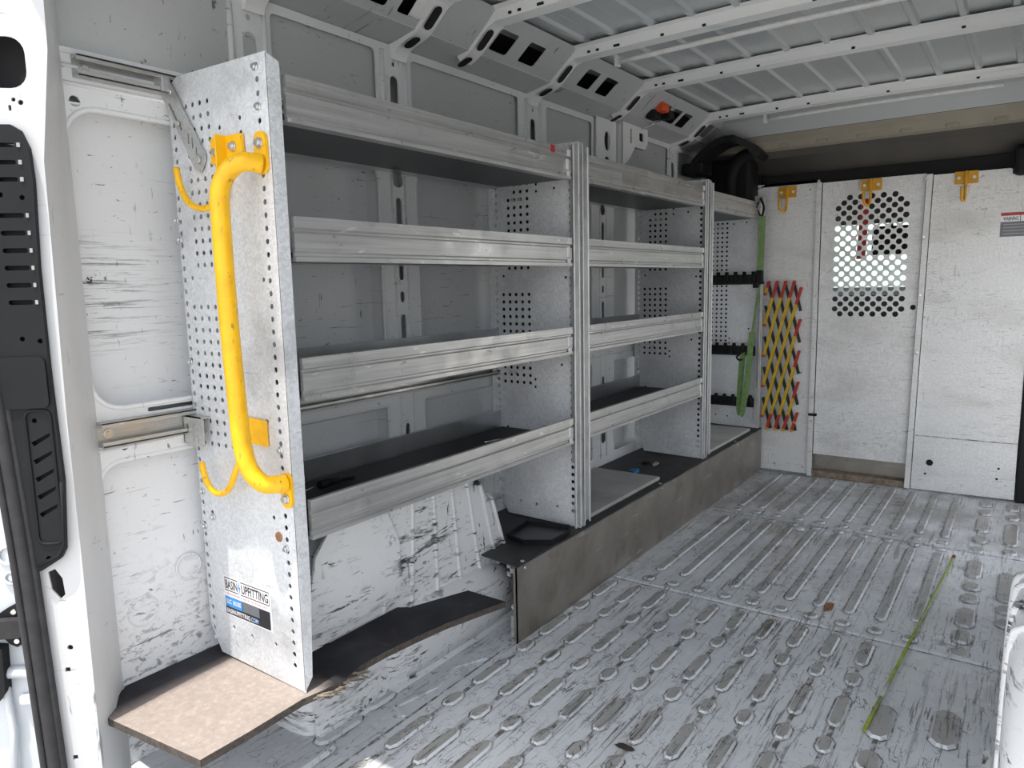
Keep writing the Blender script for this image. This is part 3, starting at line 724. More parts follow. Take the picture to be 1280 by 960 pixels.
quad(-1.576, -1.398, .359, .4045, 1, .0004); quad(-1.576, -1.507, .3785, .4045, 3, .0005); quad(-1.505, -1.440, .379, .4035, 4, .0005)
text_mesh(b, 'SLC  BOISE', sf(.0008), -1.571, -1.512, .386, .398, 0)
text_mesh(b, 'BASINUPFITTING', sf(.0008), -1.572, -1.478, .3625, .374, 0); text_mesh(b, '.COM', sf(.0008), -1.476, -1.446, .3625, .374, 6)
b.build('company_sticker', ['st_white', 'st_black', 'st_blue', 'st_blue', 'st_grey', 'st_pink', 'st_pale'], pn1)

# ------------------------------------------------------------------ yellow grab handle
h = thing('grab_handle', (-1.345, .93, .68), 'long bright yellow tubular grab handle bolted to the nearest perforated panel', 'handle')
b = B(); b.tube(smooth_path([(-1.308, .956, 1.405), (-1.322, .925, 1.408), (-1.345, .905, 1.392), (-1.362, .892, 1.352), (-1.364, .890, 1.28), (-1.362, .890, 1.08), (-1.352, .890, .88), (-1.348, .891, .82), (-1.338, .898, .768), (-1.318, .915, .737), (-1.302, .94, .732), (-1.297, .956, .732)], 6), .0195, 16); b.build('tube', 'yellow', h)
hk = XZ(.957)
b = B(); b.plate(rrect(-1.332, -1.294, 1.386, 1.472, .018), [], hk, .007); b.build('upper_foot', 'yellow', h)
b = B(); b.plate(rrect(-1.318, -1.282, .674, .752, .016), [], hk, .007); b.build('lower_foot', 'yellow', h)
b = B(); b.plate([(-1.487, 1.424), (-1.371, 1.420), (-1.373, 1.476), (-1.485, 1.478)], [], hk, .006); b.box(-1.434, -1.429, .932, .96, 1.395, 1.478, .001); b.build('upper_bracket', 'yellow', h)
b = B(); b.plate([(-1.482, .812), (-1.358, .804), (-1.358, .862), (-1.482, .868)], [], hk, .006); b.build('lower_bracket', 'yellow', h)
b = B(); b.tube(smooth_path([(-1.582, .93, 1.424), (-1.572, .93, 1.385), (-1.545, .93, 1.347), (-1.508, .935, 1.330), (-1.465, .94, 1.333), (-1.44, .945, 1.352), (-1.434, .945, 1.40)], 5), .0072, 10); b.build('upper_hook', 'yellow', h)
b = B(); b.tube(smooth_path([(-1.576, .93, .748), (-1.562, .93, .706), (-1.536, .93, .684), (-1.505, .93, .682), (-1.470, .93, .70), (-1.445, .93, .735), (-1.432, .94, .775), (-1.428, .95, .81)], 5), .0072, 10); b.build('lower_hook', 'yellow', h)
for x, z in ((-1.463, 1.447), (-1.404, 1.452), (-1.313, 1.448), (-1.300, .695), (-1.466, .845)):
    b = B(); b.cyl((x, .957, z), (x, .954, z), .0115, 12); b.cyl((x, .954, z), (x, .947, z), .0075, 6); b.build('bolt', 'bolt', h)

# ------------------------------------------------------------------ boards under the shelving
b = B()
edge = [(-1.616, .658), (-1.269, .696), (-1.268, .80), (-1.273, .945), (-1.262, 1.0), (-1.258, 1.06), (-1.272, 1.12), (-1.270, 1.2), (-1.258, 1.3), (-1.242, 1.4), (-1.215, 1.5), (-1.186, 1.60), (-1.327, 1.601), (-1.395, 1.42), (-1.425, 1.40), (-1.425, 1.09), (-1.665, 1.05), (-1.665, .75), (-1.655, .74), (-1.642, .708)]
b.plate(edge, [], lambda u, v, w: Vector((u, v, .24 - w)), .017)
for f in b.bm.faces:
    if abs(f.calc_center_median().z - .2315) < .004: f.material_index = 2
b.mi = 1                                       # frayed splinters along the front edge
for k in range(26):
    y = rnd.uniform(.97, 1.12); x = -1.262 + rnd.uniform(-.004, .012)
    b.tube([(x - .01, y, .232 + rnd.uniform(-.008, .006)), (x + rnd.uniform(.0, .02), y + rnd.uniform(.02, .06), .225 + rnd.uniform(-.01, .008))], [.0035, .0008], 4)
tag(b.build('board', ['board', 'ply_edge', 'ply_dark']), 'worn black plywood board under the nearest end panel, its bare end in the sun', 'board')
# support lip below the board, white flared base of the arch
wb = B()
def arch(name, xin, sgn, label, xw):
    """wheel arch: sgn +1 body extends to -x (left side), -1 to +x"""
    b = B(); cyy, a, bb = 1.535, .455, .60
    N = 36; rad = [(.0, 0), (.55, 0), (.80, .001), (.90, .004), (.955, .014), (.985, .034), (1.0, .075)]
    rows_ = []
    for i in range(N + 1):
        th = pi * (i / N)
        rib = 0.0
        for c in (38, 54, 70, 88, 106, 122, 138):
            dd = abs(math.degrees(th) - c)
            rib = max(rib, max(0, 1 - dd / 3.0)) 
        row = []
        for r, dx in rad:
            sup = (abs(cos(th)) ** .85, abs(sin(th)) ** .70)
            y = cyy - math.copysign(sup[0], cos(th)) * a * r; z = bb * r * sup[1]
            rr = 0
            row.append(b.V(xin - sgn * dx + sgn * rr * (1 if r < .97 else .3), y, z + (rr * .6 if r >= .97 else 0)))
        y = cyy - math.copysign(abs(cos(th)) ** .85, cos(th)) * a; z = bb * abs(sin(th)) ** .70
        row.append(b.V(xin - sgn * .16, y, z)); row.append(b.V(xw, y, z))
        rows_.append(row)
    for i in range(N):
        for k in range(len(rows_[0]) - 1):
            b.face([rows_[i][k], rows_[i][k + 1], rows_[i + 1][k + 1], rows_[i + 1][k]], True)
    # pressed ribs running up the inner face and over the top
    for y in (cyy - .13, cyy - .04, cyy + .05, cyy + .135, cyy + .215, cyy + .29, cyy + .35):
        c_ = min(1, (abs(y - cyy) / a)) ** (1 / .85); sn = math.sqrt(max(0, 1 - c_ * c_)); zt = bb * sn ** .70
        lean = (cyy + .05 - y) * .35
        b.tube(smooth_path([(xin - sgn * .001, y - lean * .9, .20), (xin - sgn * .001, y - lean * .5, zt * .55), (xin - sgn * .006, y, zt * .90), (xin - sgn * .022, y, zt * .965), (xin - sgn * .075, y, zt + .001), (xin - sgn * .19, y, zt + .001)], 5), .0075, 6)
    # foot flange flaring on to the floor
    pr = [(xin, .16), (xin + sgn * .006, .05), (xin + sgn * .014, .012), (xin + sgn * .03, .004), (xin + sgn * .03, 0), (xin, 0)]
    b.prism(pr, lambda u, v, w: Vector((u, w, v)), cyy - a + .02, cyy + a - .02)
    return b
b = arch('w', -1.435, 1, '', XW + .01)
# overlapping guard sheet at the near end
b.prism([(1.085, .285), (1.10, .38), (1.125, .48), (1.19, .555), (1.28, .585), (1.36, .57), (1.42, .43), (1.425, .275), (1.25, .265)], lambda u, v, w: Vector((w, u, v)), -1.432, -1.424)
lw = tag(b.build('wheel_arch', 'arch'), 'scuffed white wheel arch under the nearest shelving unit', 'wheel arch')
b = arch('w', .002, -1, '', XR - .005)
tag(b.build('wheel_arch', 'arch'), 'white wheel arch at the right edge of the floor', 'wheel arch')

# white flared sill under the board edge
b = B()
pr = [(-1.44, .225), (-1.405, .215), (-1.385, .15), (-1.395, .06), (-1.42, .0), (-1.46, .0)]
def sill(u, v, w):
    k = max(0, 1 - ((w - 1.68) / .36) ** 4)
    return Vector((-1.45 + (u + 1.45) * k, w, v * (.35 + .65 * k)))
ys = [1.325 + .05 * i for i in range(14)]
rg = [[b.V(sill(u, v, y)) for u, v in pr] for y in ys]
for i in range(len(rg) - 1):
    for k in range(5): b.face([rg[i][k], rg[i][k + 1], rg[i + 1][k + 1], rg[i + 1][k]], True)
struct(b, 'trim', ['arch'])
# raised platform: skirt, deck, T-slot extrusion, angle bracket
p = thing('platform', (-1.45, 3.1, 0), 'long low platform with a stainless riser and black deck under the far shelving', 'platform')
b = B(); b.box(-1.283, -1.279, 1.785, 4.352, .002, .258); b.box(-1.30, -1.279, 1.785, 4.352, .255, .259); b.box(-1.292, -1.279, 1.785, 1.789, .002, .258); b.build('riser_panel', 'skirt', p)
b = B()
de = [(-1.472, 1.811), (-1.28, 1.785)]
y = 1.785; e2 = []
while y < 4.34:
    e2.append((-1.276 + rnd.uniform(-.003, .005), y)); y += .06
b.plate([(-1.66, 2.02), (-1.50, 1.99), (-1.472, 1.811)] + e2 + [(-1.276, 4.345), (-1.66, 4.345)], [], lambda u, v, w: Vector((u, v, .264 - w)), .005)
b.build('deck', 'mat', p)
b = B()
T = .02
ts = [(-.02, -.02), (-.006, -.02), (-.006, -.015), (-.011, -.015), (-.005, -.008), (.005, -.008), (.011, -.015), (.006, -.015), (.006, -.02), (.02, -.02), (.02, -.006), (.015, -.006), (.015, -.011), (.008, -.005), (.008, .005), (.015, .011), (.015, .006), (.02, .006), (.02, .02), (.006, .02), (.006, .015), (.011, .015), (.005, .008), (-.005, .008), (-.011, .015), (-.006, .015), (-.006, .02), (-.02, .02), (-.02, .006), (-.015, .006), (-.015, .011), (-.008, .005), (-.008, -.005), (-.015, -.011), (-.015, -.006), (-.02, -.006)]
b.prism([(-1.306 + u, .236 + v) for u, v in ts], lambda u, v, w: Vector((u, w, v)), 1.80, 4.34); b.build('slot_extrusion', 'alu', p)
b = B(); b.box(-1.312, -1.284, 1.795, 1.80, .012, .085, .002); b.box(-1.312, -1.284, 1.77, 1.80, .004, .009, .001); b.box(-1.30, -1.284, 1.80, 1.84, .1, .235); b.build('angle_bracket', 'alu_bright', p)
b = B(); b.tube([(-1.30, 1.81, .11), (-1.30, 1.81, .118)], .016, 12); b.build('rubber_foot', 'white_plastic', p)
for y in (1.83, 2.9, 3.9):
    b = B(); b.cyl((-1.286, y, .259), (-1.286, y, .266), .007, 8); b.cyl((-1.279, y, .245), (-1.274, y, .245), .006, 8); b.build('bolt', 'bolt', p)
def wboard(y0, y1, x0, x1, label):
    b = B(); b.box(x0, x1, y0, y1, .2645, .280, .003)
    tag(b.build('white_board', 'wboard'), label, 'board', 'loose boards on the platform')
wboard(2.275, 2.955, -1.645, -1.312, 'scuffed off white board lying on the platform in the middle shelving unit')
wboard(3.50, 4.22, -1.63, -1.305, 'dull white board lying on the platform in the farthest shelving unit')
# black tray
b = B()
tp = [(-1.452, 1.967), (-1.471, 2.129), (-1.308, 2.167), (-1.281, 2.123), (-1.28, 2.0), (-1.365, 1.946)]
ct = Vector((sum(p_[0] for p_ in tp) / 6, sum(p_[1] for p_ in tp) / 6, 0))
def trg(sc, z): return [b.V(ct.x + (x - ct.x) * sc, ct.y + (y - ct.y) * sc, z) for x, y in tp]
R_ = [trg(.95, .2645), trg(.98, .280), trg(1.0, .284), trg(.955, .284), trg(.93, .269)]
L6 = lambda A, C: [b.face([A[k], A[(k + 1) % 6], C[(k + 1) % 6], C[k]]) for k in range(6)]
b.face(R_[0])
for k in range(4): L6(R_[k], R_[k + 1])
b.mi = 1; b.face(R_[4])
tag(b.build('tray', ['black', 'tray_floor']), 'shallow black plastic tray on the near corner of the platform', 'tray')
# scraps on the shelves and deck
def lump(name, c, s, mat, label, cat, group=None, seed=1):
    b = B(); tmp = bmesh.new(); bmesh.ops.create_icosphere(tmp, subdivisions=2, radius=1)
    q = random.Random(seed)
    for v_ in tmp.verts:
        k = q.uniform(.7, 1.15); v_.co = Vector((v_.co.x * s[0] * k, v_.co.y * s[1] * k, max(-.6, v_.co.z) * s[2] * k + s[2] * .6)) + Vector(c)
    b.merge(tmp)
    return tag(b.build(name, mat), label, cat, group)
lump('blue_scrap', (-1.47, 3.02, .2645), (.022, .035, .010), 'blue', 'crumpled blue scrap on the black deck of the middle shelving unit', 'scrap', None, 2)
lump('tan_scrap', (-1.44, 3.19, .2645), (.014, .03, .009), 'tan', 'small tan scrap on the black deck, beyond the blue scrap', 'scrap', None, 3)
lump('dark_scrap', (-1.50, 3.20, .2645), (.018, .03, .008), 'debris', 'dark scrap on the black deck beside the tan scrap', 'scrap', None, 4)
zs4 = LV[3][0] + .0205
t = thing('cable_connector', (-1.53, 1.26, zs4), 'black cable plug lying on the bottom shelf of the nearest unit', 'connector')
b = B(); b.tube([(-1.53, 1.235, zs4 + .014), (-1.535, 1.30, zs4 + .014)], .012, 10); b.build('plug', 'black', t)
b = B(); b.tube(smooth_path([(-1.535, 1.30, zs4 + .008), (-1.545, 1.33, zs4 + .006), (-1.53, 1.36, zs4 + .006)], 4), .005, 8); b.build('cable', 'black', t)
t = thing('screwdriver', (-1.53, 1.16, zs4), 'red handled hand tool at the near end of the bottom shelf', 'tool')
b = B(); b.tube([(-1.52, 1.08, zs4 + .009), (-1.53, 1.15, zs4 + .009), (-1.535, 1.19, zs4 + .009)], [.009, .008, .006], 8); b.build('handle', 'red', t)
b = B(); b.tube([(-1.535, 1.19, zs4 + .009), (-1.54, 1.225, zs4 + .009)], .0025, 6); b.build('shaft', 'bolt', t)
b = B(); b.box(-1.425, -1.385, 2.165, 2.195, zs4, zs4 + .026, .004); tag(b.build('black_clip', 'black'), 'small black plastic block in the far corner of the bottom shelf', 'clip')
b = B(); b.tube([(-1.50, 1.92, zs4 + .0035), (-1.48, 1.99, zs4 + .0035)], .0035, 8); tag(b.build('loose_bolt', 'bolt'), 'loose screw on the black liner of the bottom shelf', 'screw')

# ------------------------------------------------------------------ tool holder rails in the far unit, strap
for z, w in ((1.12, 'topmost of three on the farthest end panel'), (.70, 'middle one of three on the farthest end panel'), (.39, 'lowest of three on the farthest end panel')):
    t = thing('tool_holder_rail', (-1.46, 4.30, z), 'dark grip rail for hand tools, ' + w, 'tool rail', 'tool holder rails')
    b = B(); b.box(-1.605, -1.315, 4.302, 4.312, z, z + .058, .002); b.build('rail_bar', 'seal', t)
    for k in range(6):
        x = -1.59 + k * .052
        b = B(); b.tube([(x, 4.285, z + .012), (x, 4.285, z + .075)], [.014, .011], 8); b.box(x - .006, x + .006, 4.285, 4.303, z + .02, z + .05); b.build('grip', 'black', t)
t = thing('ratchet_strap', (-1.31, 4.22, .36), 'green ratchet strap hanging from the top shelf beside the partition', 'strap')
b = B(); b.strap(smooth_path([(-1.262, 4.20, 1.50), (-1.264, 4.205, 1.35), (-1.268, 4.21, 1.19)], 4), .036, .006, (1, .4, 0)); b.strap(smooth_path([(-1.268, 4.21, 1.13), (-1.285, 4.20, .98), (-1.30, 4.195, .83)], 4), .012, .006, (1, .2, 0)); b.strap(smooth_path([(-1.30, 4.19, .85), (-1.31, 4.19, .70), (-1.325, 4.19, .52), (-1.345, 4.19, .385), (-1.355, 4.192, .36), (-1.365, 4.195, .40), (-1.362, 4.195, .55), (-1.352, 4.195, .73)], 5), .032, .006, (1, .3, 0)); b.build('webbing', 'green', t)
b = B(); b.box(-1.288, -1.25, 4.19, 4.225, 1.12, 1.20, .006); b.box(-1.30, -1.27, 4.18, 4.21, 1.10, 1.135, .004); b.tube([(-1.30, 4.19, 1.12), (-1.24, 4.20, 1.13)], .007, 8); b.build('ratchet', 'black', t)
b = B(); b.tube(smooth_path([(-1.262, 4.20, 1.50), (-1.25, 4.19, 1.54), (-1.262, 4.2, 1.575), (-1.275, 4.2, 1.60)], 4), .006, 8); b.tube(smooth_path([(-1.27, 4.20, 1.50), (-1.285, 4.17, 1.545), (-1.265, 4.15, 1.572)], 4), .005, 8); b.build('top_hook', 'black', t)
b = B(); b.tube(smooth_path([(-1.352, 4.19, .735), (-1.372, 4.188, .715), (-1.385, 4.19, .70), (-1.37, 4.19, .685), (-1.352, 4.19, .69)], 4), .006, 8); b.build('lower_hook', 'black', t)

# ------------------------------------------------------------------ partition (bulkhead)
P = thing('cargo_partition', (-.72, YB, 0), 'white metal cargo partition with a perforated window behind the shelving', 'partition')
b = B(); b.plate([(-1.35, .012), (-1.0, .012), (-1.0, 1.69), (-1.30, 1.69), (-1.35, 1.66)], [], XZ(YB), .004); b.box(-1.35, -1.012, YB, YB + .02, 1.675, 1.69); b.build('left_wing', 'bulk', P)
b = B()
hl = []
for r_ in range(24):
    z = 1.581 - .0275 * r_
    for k in range(15):
        x = -.955 + .0555 * k + (.02775 if r_ % 2 else 0)
        if not (-.918 < x < -.548): continue
        if z < .935: continue
        cx, cz = abs(x + .733), max(0, z - 1.48)
        if cx + cz * .9 > .235: continue
        hl.append(circ(x, z, .0152, 12))
hl.append(circ(-.512, .985, .014, 10))
b.plate([(-.985, .135), (-.507, .135), (-.483, 1.672), (-.985, 1.672)], hl, XZ(YB + .006), .003); b.build('door_panel', 'bulk', P)
b = B()
b.plate([(-.476, .004), (-.020, .010), (-.005, .55), (.0, 1.0), (-.045, 1.63), (-.115, 1.63), (-.115, 1.655), (-.125, 1.66), (-.448, 1.66)], [circ(-.385, .158, .016, 9, .014), circ(-.405, .095, .006), circ(-.085, .165, .006)], XZ(YB), .004)
b.box(-.47, -.012, YB - .003, YB, .30, .304); b.box(-.47, -.012, YB - .0015, YB, .012, .298)
b.build('right_wing', 'bulk', P)
b = B(); b.tube([(-.392, YB - .004, .158), (-.392, YB - .0015, .158)], .017, 9); b.build('grommet', 'black', P)
for x, z in ((-.41, .095), (-.085, .165), (-.09, .11)):
    b = B(); b.tube([(x, YB - .003, z), (x, YB - .0015, z)], .006, 8); b.build('plug', 'black', P)
b = B(); b.box(-.466, -.016, YB - .0045, YB - .002, .298, .303); b.build('seam', 'floor_edge', P)
b = B(); b.box(-1.03, -.975, YB + .012, YB + .02, .14, 1.668); b.build('strip_gap_shade', 'black', P); b = B(); b.box(-.52, -.44, YB + .012, YB + .02, .14, 1.655); b.build('strip_gap_shade', 'black', P)  # black strips added behind the frame gaps to keep them dark
for x0, x1, zt, nm in ((-1.012, -.990, 1.675, 0), (-.490, -.452, 1.665, 1)):
    b = B(); le = .028 if nm else 0.0
    b.prism([(x0 - le * .55, .004), (x1 - le, .004), (x1, zt), (x0 + le * .4, zt)], XZ(YB - .012), 0, .018)
    b.build('frame_strip', 'bulk', P)
b = B()
for x in (-.997, -.478):
    for z in (1.64, 1.35, 1.05, .75, .47, .33, .15): b = B(); b.cyl((x, YB - .012, z), (x, YB - .018, z), .005, 8); b.build('rivet', 'bolt', P)
for x, z in ((-1.05, 1.64), (-.42, 1.60), (-.43, .06), (-.05, .08), (-.24, .055), (-1.2, .05), (-1.04, .05)): b = B(); b.cyl((x, YB, z), (x, YB - .006, z), .006, 8); b.build('rivet', 'bolt', P)
b = B(); b.box(-1.015, -.97, YB - .016, YB - .006, .36, .375); b.build('latch', 'black', P); b = B(); b.box(-1.35, -1.30, YB - .03, YB, .215, .25, .003); b.build('latch_bracket', 'bracket', P)
# warning label
b = B(); wf = lambda d: (lambda u, v, w: Vector((u, YB - .001 - d + w, v)))
def wq(x0, x1, z0, z1, mi, d): b.mi = mi; f = wf(d); b.face([b.V(f(x0, z0, 0)), b.V(f(x1, z0, 0)), b.V(f(x1, z1, 0)), b.V(f(x0, z1, 0))])
wq(-.150, -.012, 1.332, 1.448, 0, .0002); wq(-.150, -.012, 1.433, 1.448, 1, .0004); wq(-.150, -.012, 1.332, 1.404, 2, .0004); wq(-.072, -.069, 1.404, 1.433, 3, .0004)
for k in range(4): wq(-.138, -.03, 1.343 + .015 * k, 1.348 + .015 * k, 4, .0006)
text_mesh(b, 'WARNING', wf(.0006), -.140, -.078, 1.409, 1.428, 3)
b.build('warning_label', ['st_white', 'st_red', 'st_grey', 'st_black', 'clip'], P)
b = B()                                        # kick plate and threshold behind the door's lower edge
b.box(-1.0, -.47, YB + .06, YB + .07, .04, .16); b.mi = 1; b.box(-1.0, -.47, YB + .0, YB + .08, .0, .035, .004)
b.build('threshold', ['skirt', 'scuff_wood'], P)
# amber hooks on the partition
for x, zt, zb, lab, two in ((-1.173, 1.668, 1.525, 'amber steel hook at the top of the left partition wing, above the folding barrier', 1), (-.738, 1.668, 1.525, 'amber steel hook at the top of the partition door, over the perforated window', 1), (-.305, 1.664, 1.512, 'amber steel hook at the top of the right partition wing', 0)):
    t = thing('coat_hook', (x, YB, zb), lab, 'hook', 'amber partition hooks')
    b = B(); b.box(x - .05, x + .05, YB - .008, YB - .003, zt - .062, zt, .001); b.box(x - .004, x + .006, YB - .022, YB - .004, zt - .062, zt); b.build('plate', 'hook', t)
    b = B(); q = [(x, YB - .012, zt - .05), (x - .002, YB - .014, zb + .03), (x - .006, YB - .03, zb + .005), (x - .01 - .008 * two, YB - .055, zb + .008), (x - .012 - .012 * two, YB - .07, zb + .03), (x - .014 - .012 * two, YB - .072, zb + .07)]
    b.tube(smooth_path(q, 4), .0065, 8); b.build('hook', 'hook', t)
    for rx in (-.032, .034): b = B(); b.cyl((x + rx, YB - .008, zt - .032), (x + rx, YB - .014, zt - .032), .008, 8); b.build('rivet', 'white_plastic', t)

# ------------------------------------------------------------------ folding lattice barrier
t = thing('folding_barrier', (-1.18, 4.33, .25), 'folded yellow, red and black lattice barrier standing against the left partition wing', 'barrier')
xl, xr_, zt_, zb_ = -1.275, -1.075, 1.13, .265
dx = .048; slope = .045 / .17           # bar lean
def clipbar(x0, s):
    """bar through (x0, zt) leaning s; clip to the box, return end points"""
    za, zb2 = zt_, zb_
    pts = []
    x_at = lambda z: x0 + s * (zt_ - z)
    zs_ = sorted(z for z in (zt_, zb_, zt_ - (xl - x0) / s, zt_ - (xr_ - x0) / s))
    zs_ = [z for z in zs_ if zb_ - 1e-6 <= z <= zt_ + 1e-6 and xl - 1e-6 <= x_at(z) <= xr_ + 1e-6]
    if len(zs_) < 2: return None
    return (x_at(zs_[-1]), zs_[-1]), (x_at(zs_[0]), zs_[0])
cnt = 0
for k in range(-6, 12):
    # dark bars lean to the right going down (behind)
    e = clipbar(xl + .012 + k * dx, slope)
    if e and e[0][1] - e[1][1] > .06:
        (x0, z0), (x1, z1) = e; b = B(); b.strap([(x0, 4.352, z0), (x1, 4.352, z1)], .016, .006, (1, 0, slope)); b.build('dark_bar', 'bar_dark', t)
    e = clipbar(xl + .018 + k * dx, -slope)
    if e and e[0][1] - e[1][1] > .06:
        (x0, z0), (x1, z1) = e; L = z0 - z1
        b = B(); A = Vector((x0, 4.342, z0)); C = Vector((x1, 4.342, z1)); n = max(2, int(L / .03))
        ta = min(.09 / L, .45) if z0 > zt_ - .01 or x0 > xr_ - .01 else 0; tb = min(.09 / L, .45) if z1 < zb_ + .01 else 0
        for u0, u1, mi in ((0, ta, 1), (ta, 1 - tb, 0), (1 - tb, 1, 1)):
            if u1 - u0 < 1e-4: continue
            b.mi = mi; b.strap([A.lerp(C, u0), A.lerp(C, u1)], .016, .006, (1, 0, -slope))
        b.build('bright_bar', ['bar_yellow', 'bar_red'], t)
        for P_ in (A, C):
            b = B(); b.cyl((P_.x, 4.334, P_.z), (P_.x, 4.356, P_.z), .0085, 8); b.build('joint', 'bar_red' if P_.z > .3 else 'hook', t)

# ------------------------------------------------------------------ cab beyond the partition, overhead shelf, B-pillar trim
b = B()
prof = [(4.19, 1.932), (4.235, 1.905), (4.26, 1.868), (4.30, 1.860), (4.32, 1.825), (4.38, 1.768), (4.43, 1.738), (4.9, 1.735), (4.9, 2.03), (4.19, 2.03)]
b.mi = 0
pp = [[b.V(x, y, z) for y, z in prof] for x in (-1.60, .19)]
for k in range(len(prof)):
    b.mi = 1 if k < 3 else 0
    b.face([pp[0][k], pp[0][(k + 1) % len(prof)], pp[1][(k + 1) % len(prof)], pp[1][k]], 3 < k < 6)
b.face(pp[0][::-1]); b.face(pp[1])
b.mi = 1
for k in range(7): b.box(-1.4 + k * .2, -1.34 + k * .2, 4.245, 4.272, 1.868, 1.90, .008)
struct(b, 'trim', ['header', 'header_lip'], 'grey brown overhead header over the partition')
b = B(); b.box(-1.60, .19, 4.42, 4.46, 1.64, 1.738); b.box(-1.65, -1.33, 4.40, 4.44, .0, 1.78); b.box(-.01, .22, 4.36, 4.42, .0, 1.64, .01); b.box(-.11, .20, 4.33, 4.41, 1.62, 1.76, .02)
struct(b, 'trim', ['black'])
t = thing('pillar_cover', (-1.45, 4.2, 1.68), 'curved black plastic trim cover in the roof corner above the farthest shelf', 'trim cover')
b = B()
path = smooth_path([(-1.60, 4.05, 1.74), (-1.575, 4.06, 1.80), (-1.52, 4.08, 1.86), (-1.45, 4.10, 1.905), (-1.38, 4.13, 1.91), (-1.31, 4.17, 1.87), (-1.27, 4.2, 1.82)], 5)
b.strap(path, .17, .035, (0, 1, 0))
b.box(-1.655, -1.53, 3.98, 4.14, 1.735, 1.80, .012); b.box(-1.42, -1.37, 4.02, 4.14, 1.89, 1.93, .01)
b.build('cover', 'black', t)
b = B(); b.tube(smooth_path([(-1.32, 4.2, 1.85), (-1.40, 4.2, 1.82), (-1.45, 4.22, 1.74), (-1.46, 4.24, 1.62)], 5), .035, 10); b.build('belt_guide', 'vent', t)
b = B(); b.box(-1.62, -1.34, 4.24, 4.40, 1.56, 1.84, .03); b.build('back_panel', 'black', t)
# cab shell
b = B(); b.box(-1.75, .25, 4.9, 6.3, -.3, -.28); struct(b, 'floor_cab', ['seat']); b = B(); b.box(XW - .02, XW, 4.9, 6.2, -.3, .95); struct(b, 'wall_cab_left', ['header']); b = B(); b.box(XR, XR + .02, 4.9, 6.2, -.3, .95); struct(b, 'wall_cab_right', ['header']); b = B(); b.box(-1.75, .25, 4.9, 5.35, 1.74, 1.77); b.prism([(5.3, 1.77), (5.3, 1.56), (5.42, 1.50), (5.45, 1.77)], lambda u, v, w: Vector((w, u, v)), -1.75, .25)
for x in (XW + .03, XR - .03): b.tube([(x, 5.42, 1.6), (x, 6.2, .95)], .05, 8)
struct(b, 'ceiling_cab', ['header'])
b = B(); b.prism([(5.75, -.3), (5.65, .55), (5.72, 1.02), (5.85, 1.075), (6.35, 1.06), (6.35, -.3)], lambda u, v, w: Vector((w, u, v)), XW, XR); struct(b, 'trim', ['black'])
b = B(); b.strap([(-.765, 5.42, 1.6), (-.765, 6.2, .95)], 1.85, .006, (1, 0, 0)); tag(b.build('window_1', 'glass'), None, None, None, 'structure')
b = B(); b.box(-.88, -.665, 5.30, 5.33, 1.29, 1.475, .02); b.tube([(-.77, 5.31, 1.46), (-.77, 5.36, 1.75)], .012, 8); tag(b.build('rear_view_mirror', 'black'), 'dark mirror seen through the upper right holes of the partition window', 'mirror')
b = B(); b.strap([(-.775, 4.455, 1.70), (-.785, 4.48, 1.5), (-.795, 4.48, 1.25)], .045, .006, (1, 0, 0)); tag(b.build('red_strap', 'red'), 'red strap hanging in the cab behind the perforated window', 'strap')

# ------------------------------------------------------------------ roof details: conduits, roof clip, brackets
for pts, lab in (([(-1.335, 2.59, 1.975), (-.7, 2.59, 1.985), (-.1, 2.59, 1.98), (.1, 2.59, 1.972)], 'thin white conduit along the middle roof bow'), ([(-1.19, 3.975, 1.972), (-.7, 3.975, 1.98), (-.16, 3.975, 1.976)], 'thin white conduit along the farthest roof bow')):
    t = thing('cable_conduit', Vector(pts[0]), lab, 'conduit', 'roof conduits')
    b = B(); b.tube(smooth_path(pts, 4), .0095, 8); b.build('pipe', 'white_plastic', t)
    b = B(); q = Vector(pts[0]); b.box(q.x - .008, q.x + .008, q.y - .013, q.y + .013, q.z - .018, q.z + .025, .003); b.build('end_clamp', 'white_plastic', t)
t = thing('buckle_clip', (-1.50, 3.36, 1.93), 'orange and black plastic clip hanging in a roof edge opening', 'clip')
b = B(); b.box(-1.515, -1.465, 3.31, 3.38, 1.945, 1.985, .008); b.build('orange_body', 'orange', t)
b = B(); b.box(-1.55, -1.50, 3.29, 3.37, 1.915, 1.955, .008); b.box(-1.53, -1.47, 3.39, 3.45, 1.925, 1.965, .006); b.build('black_body', 'black', t)
b = B(); b.tube([(-1.53, 3.43, 1.93), (-1.60, 3.36, 1.885)], .003, 6); b.build('pin', 'bolt', t)
# pressed bracket on the wall by the B-pillar
b = B()
b.plate([(3.20, 1.70), (3.26, 1.73), (3.33, 1.80), (3.44, 1.80), (3.47, 1.83), (3.47, 1.90), (3.20, 1.90)], [rrect(3.375, 3.425, 1.835, 1.875, .008), rrect(3.275, 3.292, 1.81, 1.88, .008)], YZ(XI + .045), .008)
b.box(XI, XI + .04, 3.20, 3.215, 1.66, 1.90); b.box(XI, XI + .04, 3.455, 3.47, 1.82, 1.90)
b.plate([(3.00, 1.655), (3.19, 1.655), (3.19, 1.905), (3.00, 1.905)], [circ(3.10, 1.80, .028, 14, .045), circ(3.10, 1.705, .026, 12)], YZ(XI + .014), .006)
b.mi = 1; b.box(XI + .002, XI + .004, 3.05, 3.15, 1.66, 1.87); b.box(XI + .030, XI + .032, 3.25, 3.45, 1.80, 1.885); b.mi = 0  # black sheets added behind the ovals to paint their shade
tag(b.build('wall_bracket', ['bow', 'hole']), 'pressed grey bracket with oval holes high on the side wall behind the divider post', 'bracket')

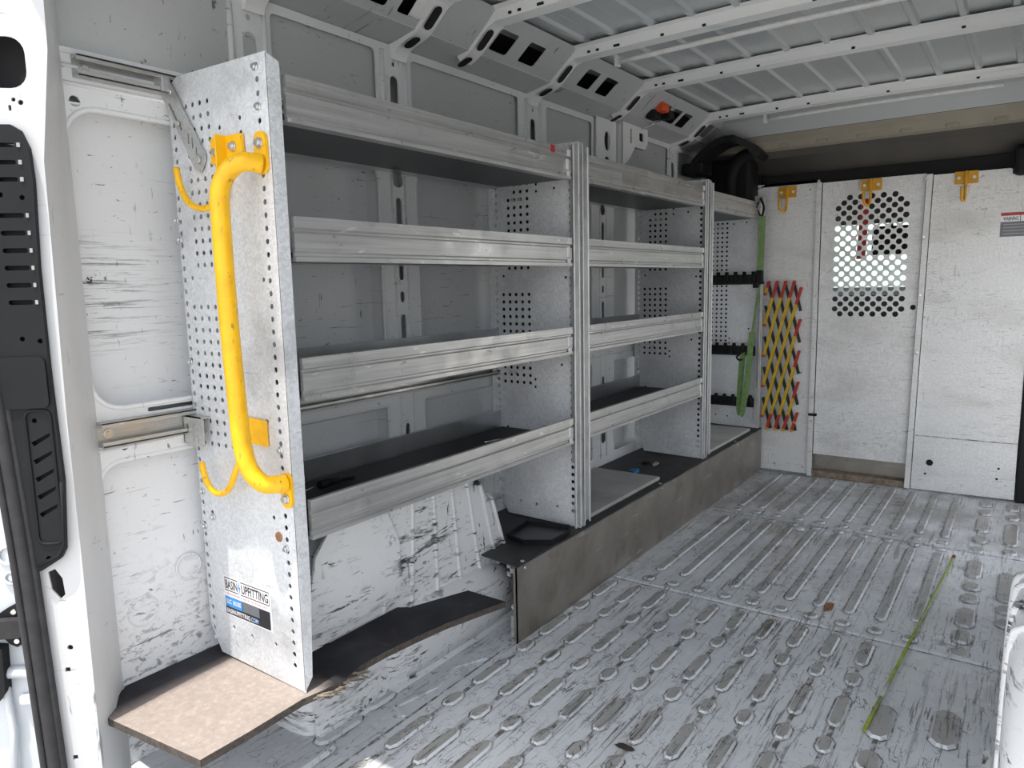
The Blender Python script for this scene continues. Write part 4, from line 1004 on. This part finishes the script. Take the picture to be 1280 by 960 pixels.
# ------------------------------------------------------------------ things on the floor
t = thing('fibreglass_rod', (-.236, 2.6, 0), 'thin green rod lying along the bare floor at right', 'rod')
A, C = Vector((-.193, 3.332, .014)), Vector((-.279, 1.861, .014))
b = B(); b.tube([A.lerp(C, .01), A.lerp(C, .82)], .0045, 8); b.build('shaft', 'rod', t)
b = B(); b.tube([A.lerp(C, .80), A.lerp(C, .86)], .0055, 8); b.build('worn_section', 'rod_clear', t)['label'] = 'worn white section'
b = B(); b.tube([A.lerp(C, .86), A.lerp(C, .985)], .0052, 8); b.build('end_section', 'rod', t)
b = B(); b.tube([A.lerp(C, -.005), A.lerp(C, .012)], .007, 8); b.build('tip', 'rod_red', t)['label'] = 'dark red tip'
lump('black_crumb', (-.755, 1.50, .001), (.028, .010, .006), 'debris', 'black crumb of rubber on the floor at the bottom centre', 'debris', None, 9)
lump('brown_scrap', (-.515, 2.60, .001), (.016, .04, .004), 'rust', 'flat brown scrap beside a rib in the middle of the floor', 'debris', None, 5)
lump('white_chip', (-.80, 3.37, .001), (.02, .022, .008), 'white_plastic', 'small white chip on the far floor, short of the partition', 'debris', None, 6)

# ------------------------------------------------------------------ outside ground, light
b = B(); b.box(-30, 30, -30, 30, -.62, -.57); struct(b, 'ground', ['concrete'])
w = bpy.data.worlds.new('sky'); SC.world = w; w.use_nodes = True
nt = w.node_tree; bg = nt.nodes['Background']
sk = nt.nodes.new('ShaderNodeTexSky'); sk.sky_type = 'NISHITA'; sk.sun_disc = False
sk.sun_elevation = radians(70); sk.sun_rotation = radians(175); sk.air_density = 1.0; sk.dust_density = 2.5
mixw = nt.nodes.new('ShaderNodeMix'); mixw.data_type = 'RGBA'; mixw.inputs[0].default_value = .62
nt.links.new(sk.outputs[0], mixw.inputs[6]); mixw.inputs[7].default_value = (5.6, 5.55, 5.4, 1)
nt.links.new(mixw.outputs[2], bg.inputs[0]); bg.inputs[1].default_value = .5
sun = bpy.data.lights.new('sun', 'SUN'); so = bpy.data.objects.new('sun', sun); COL.objects.link(so)
sun.energy = 7.0; sun.angle = radians(.6); sun.color = (1, .95, .88)
so.rotation_euler = Vector((-.10, 1, -3.55)).to_track_quat('-Z', 'Y').to_euler()
vs = SC.view_settings; vs.view_transform = 'Standard'; vs.look = 'None'; vs.gamma = 1; vs.use_curve_mapping = False; vs.exposure = -.38
SC.cycles.max_bounces = 12; SC.cycles.diffuse_bounces = 8
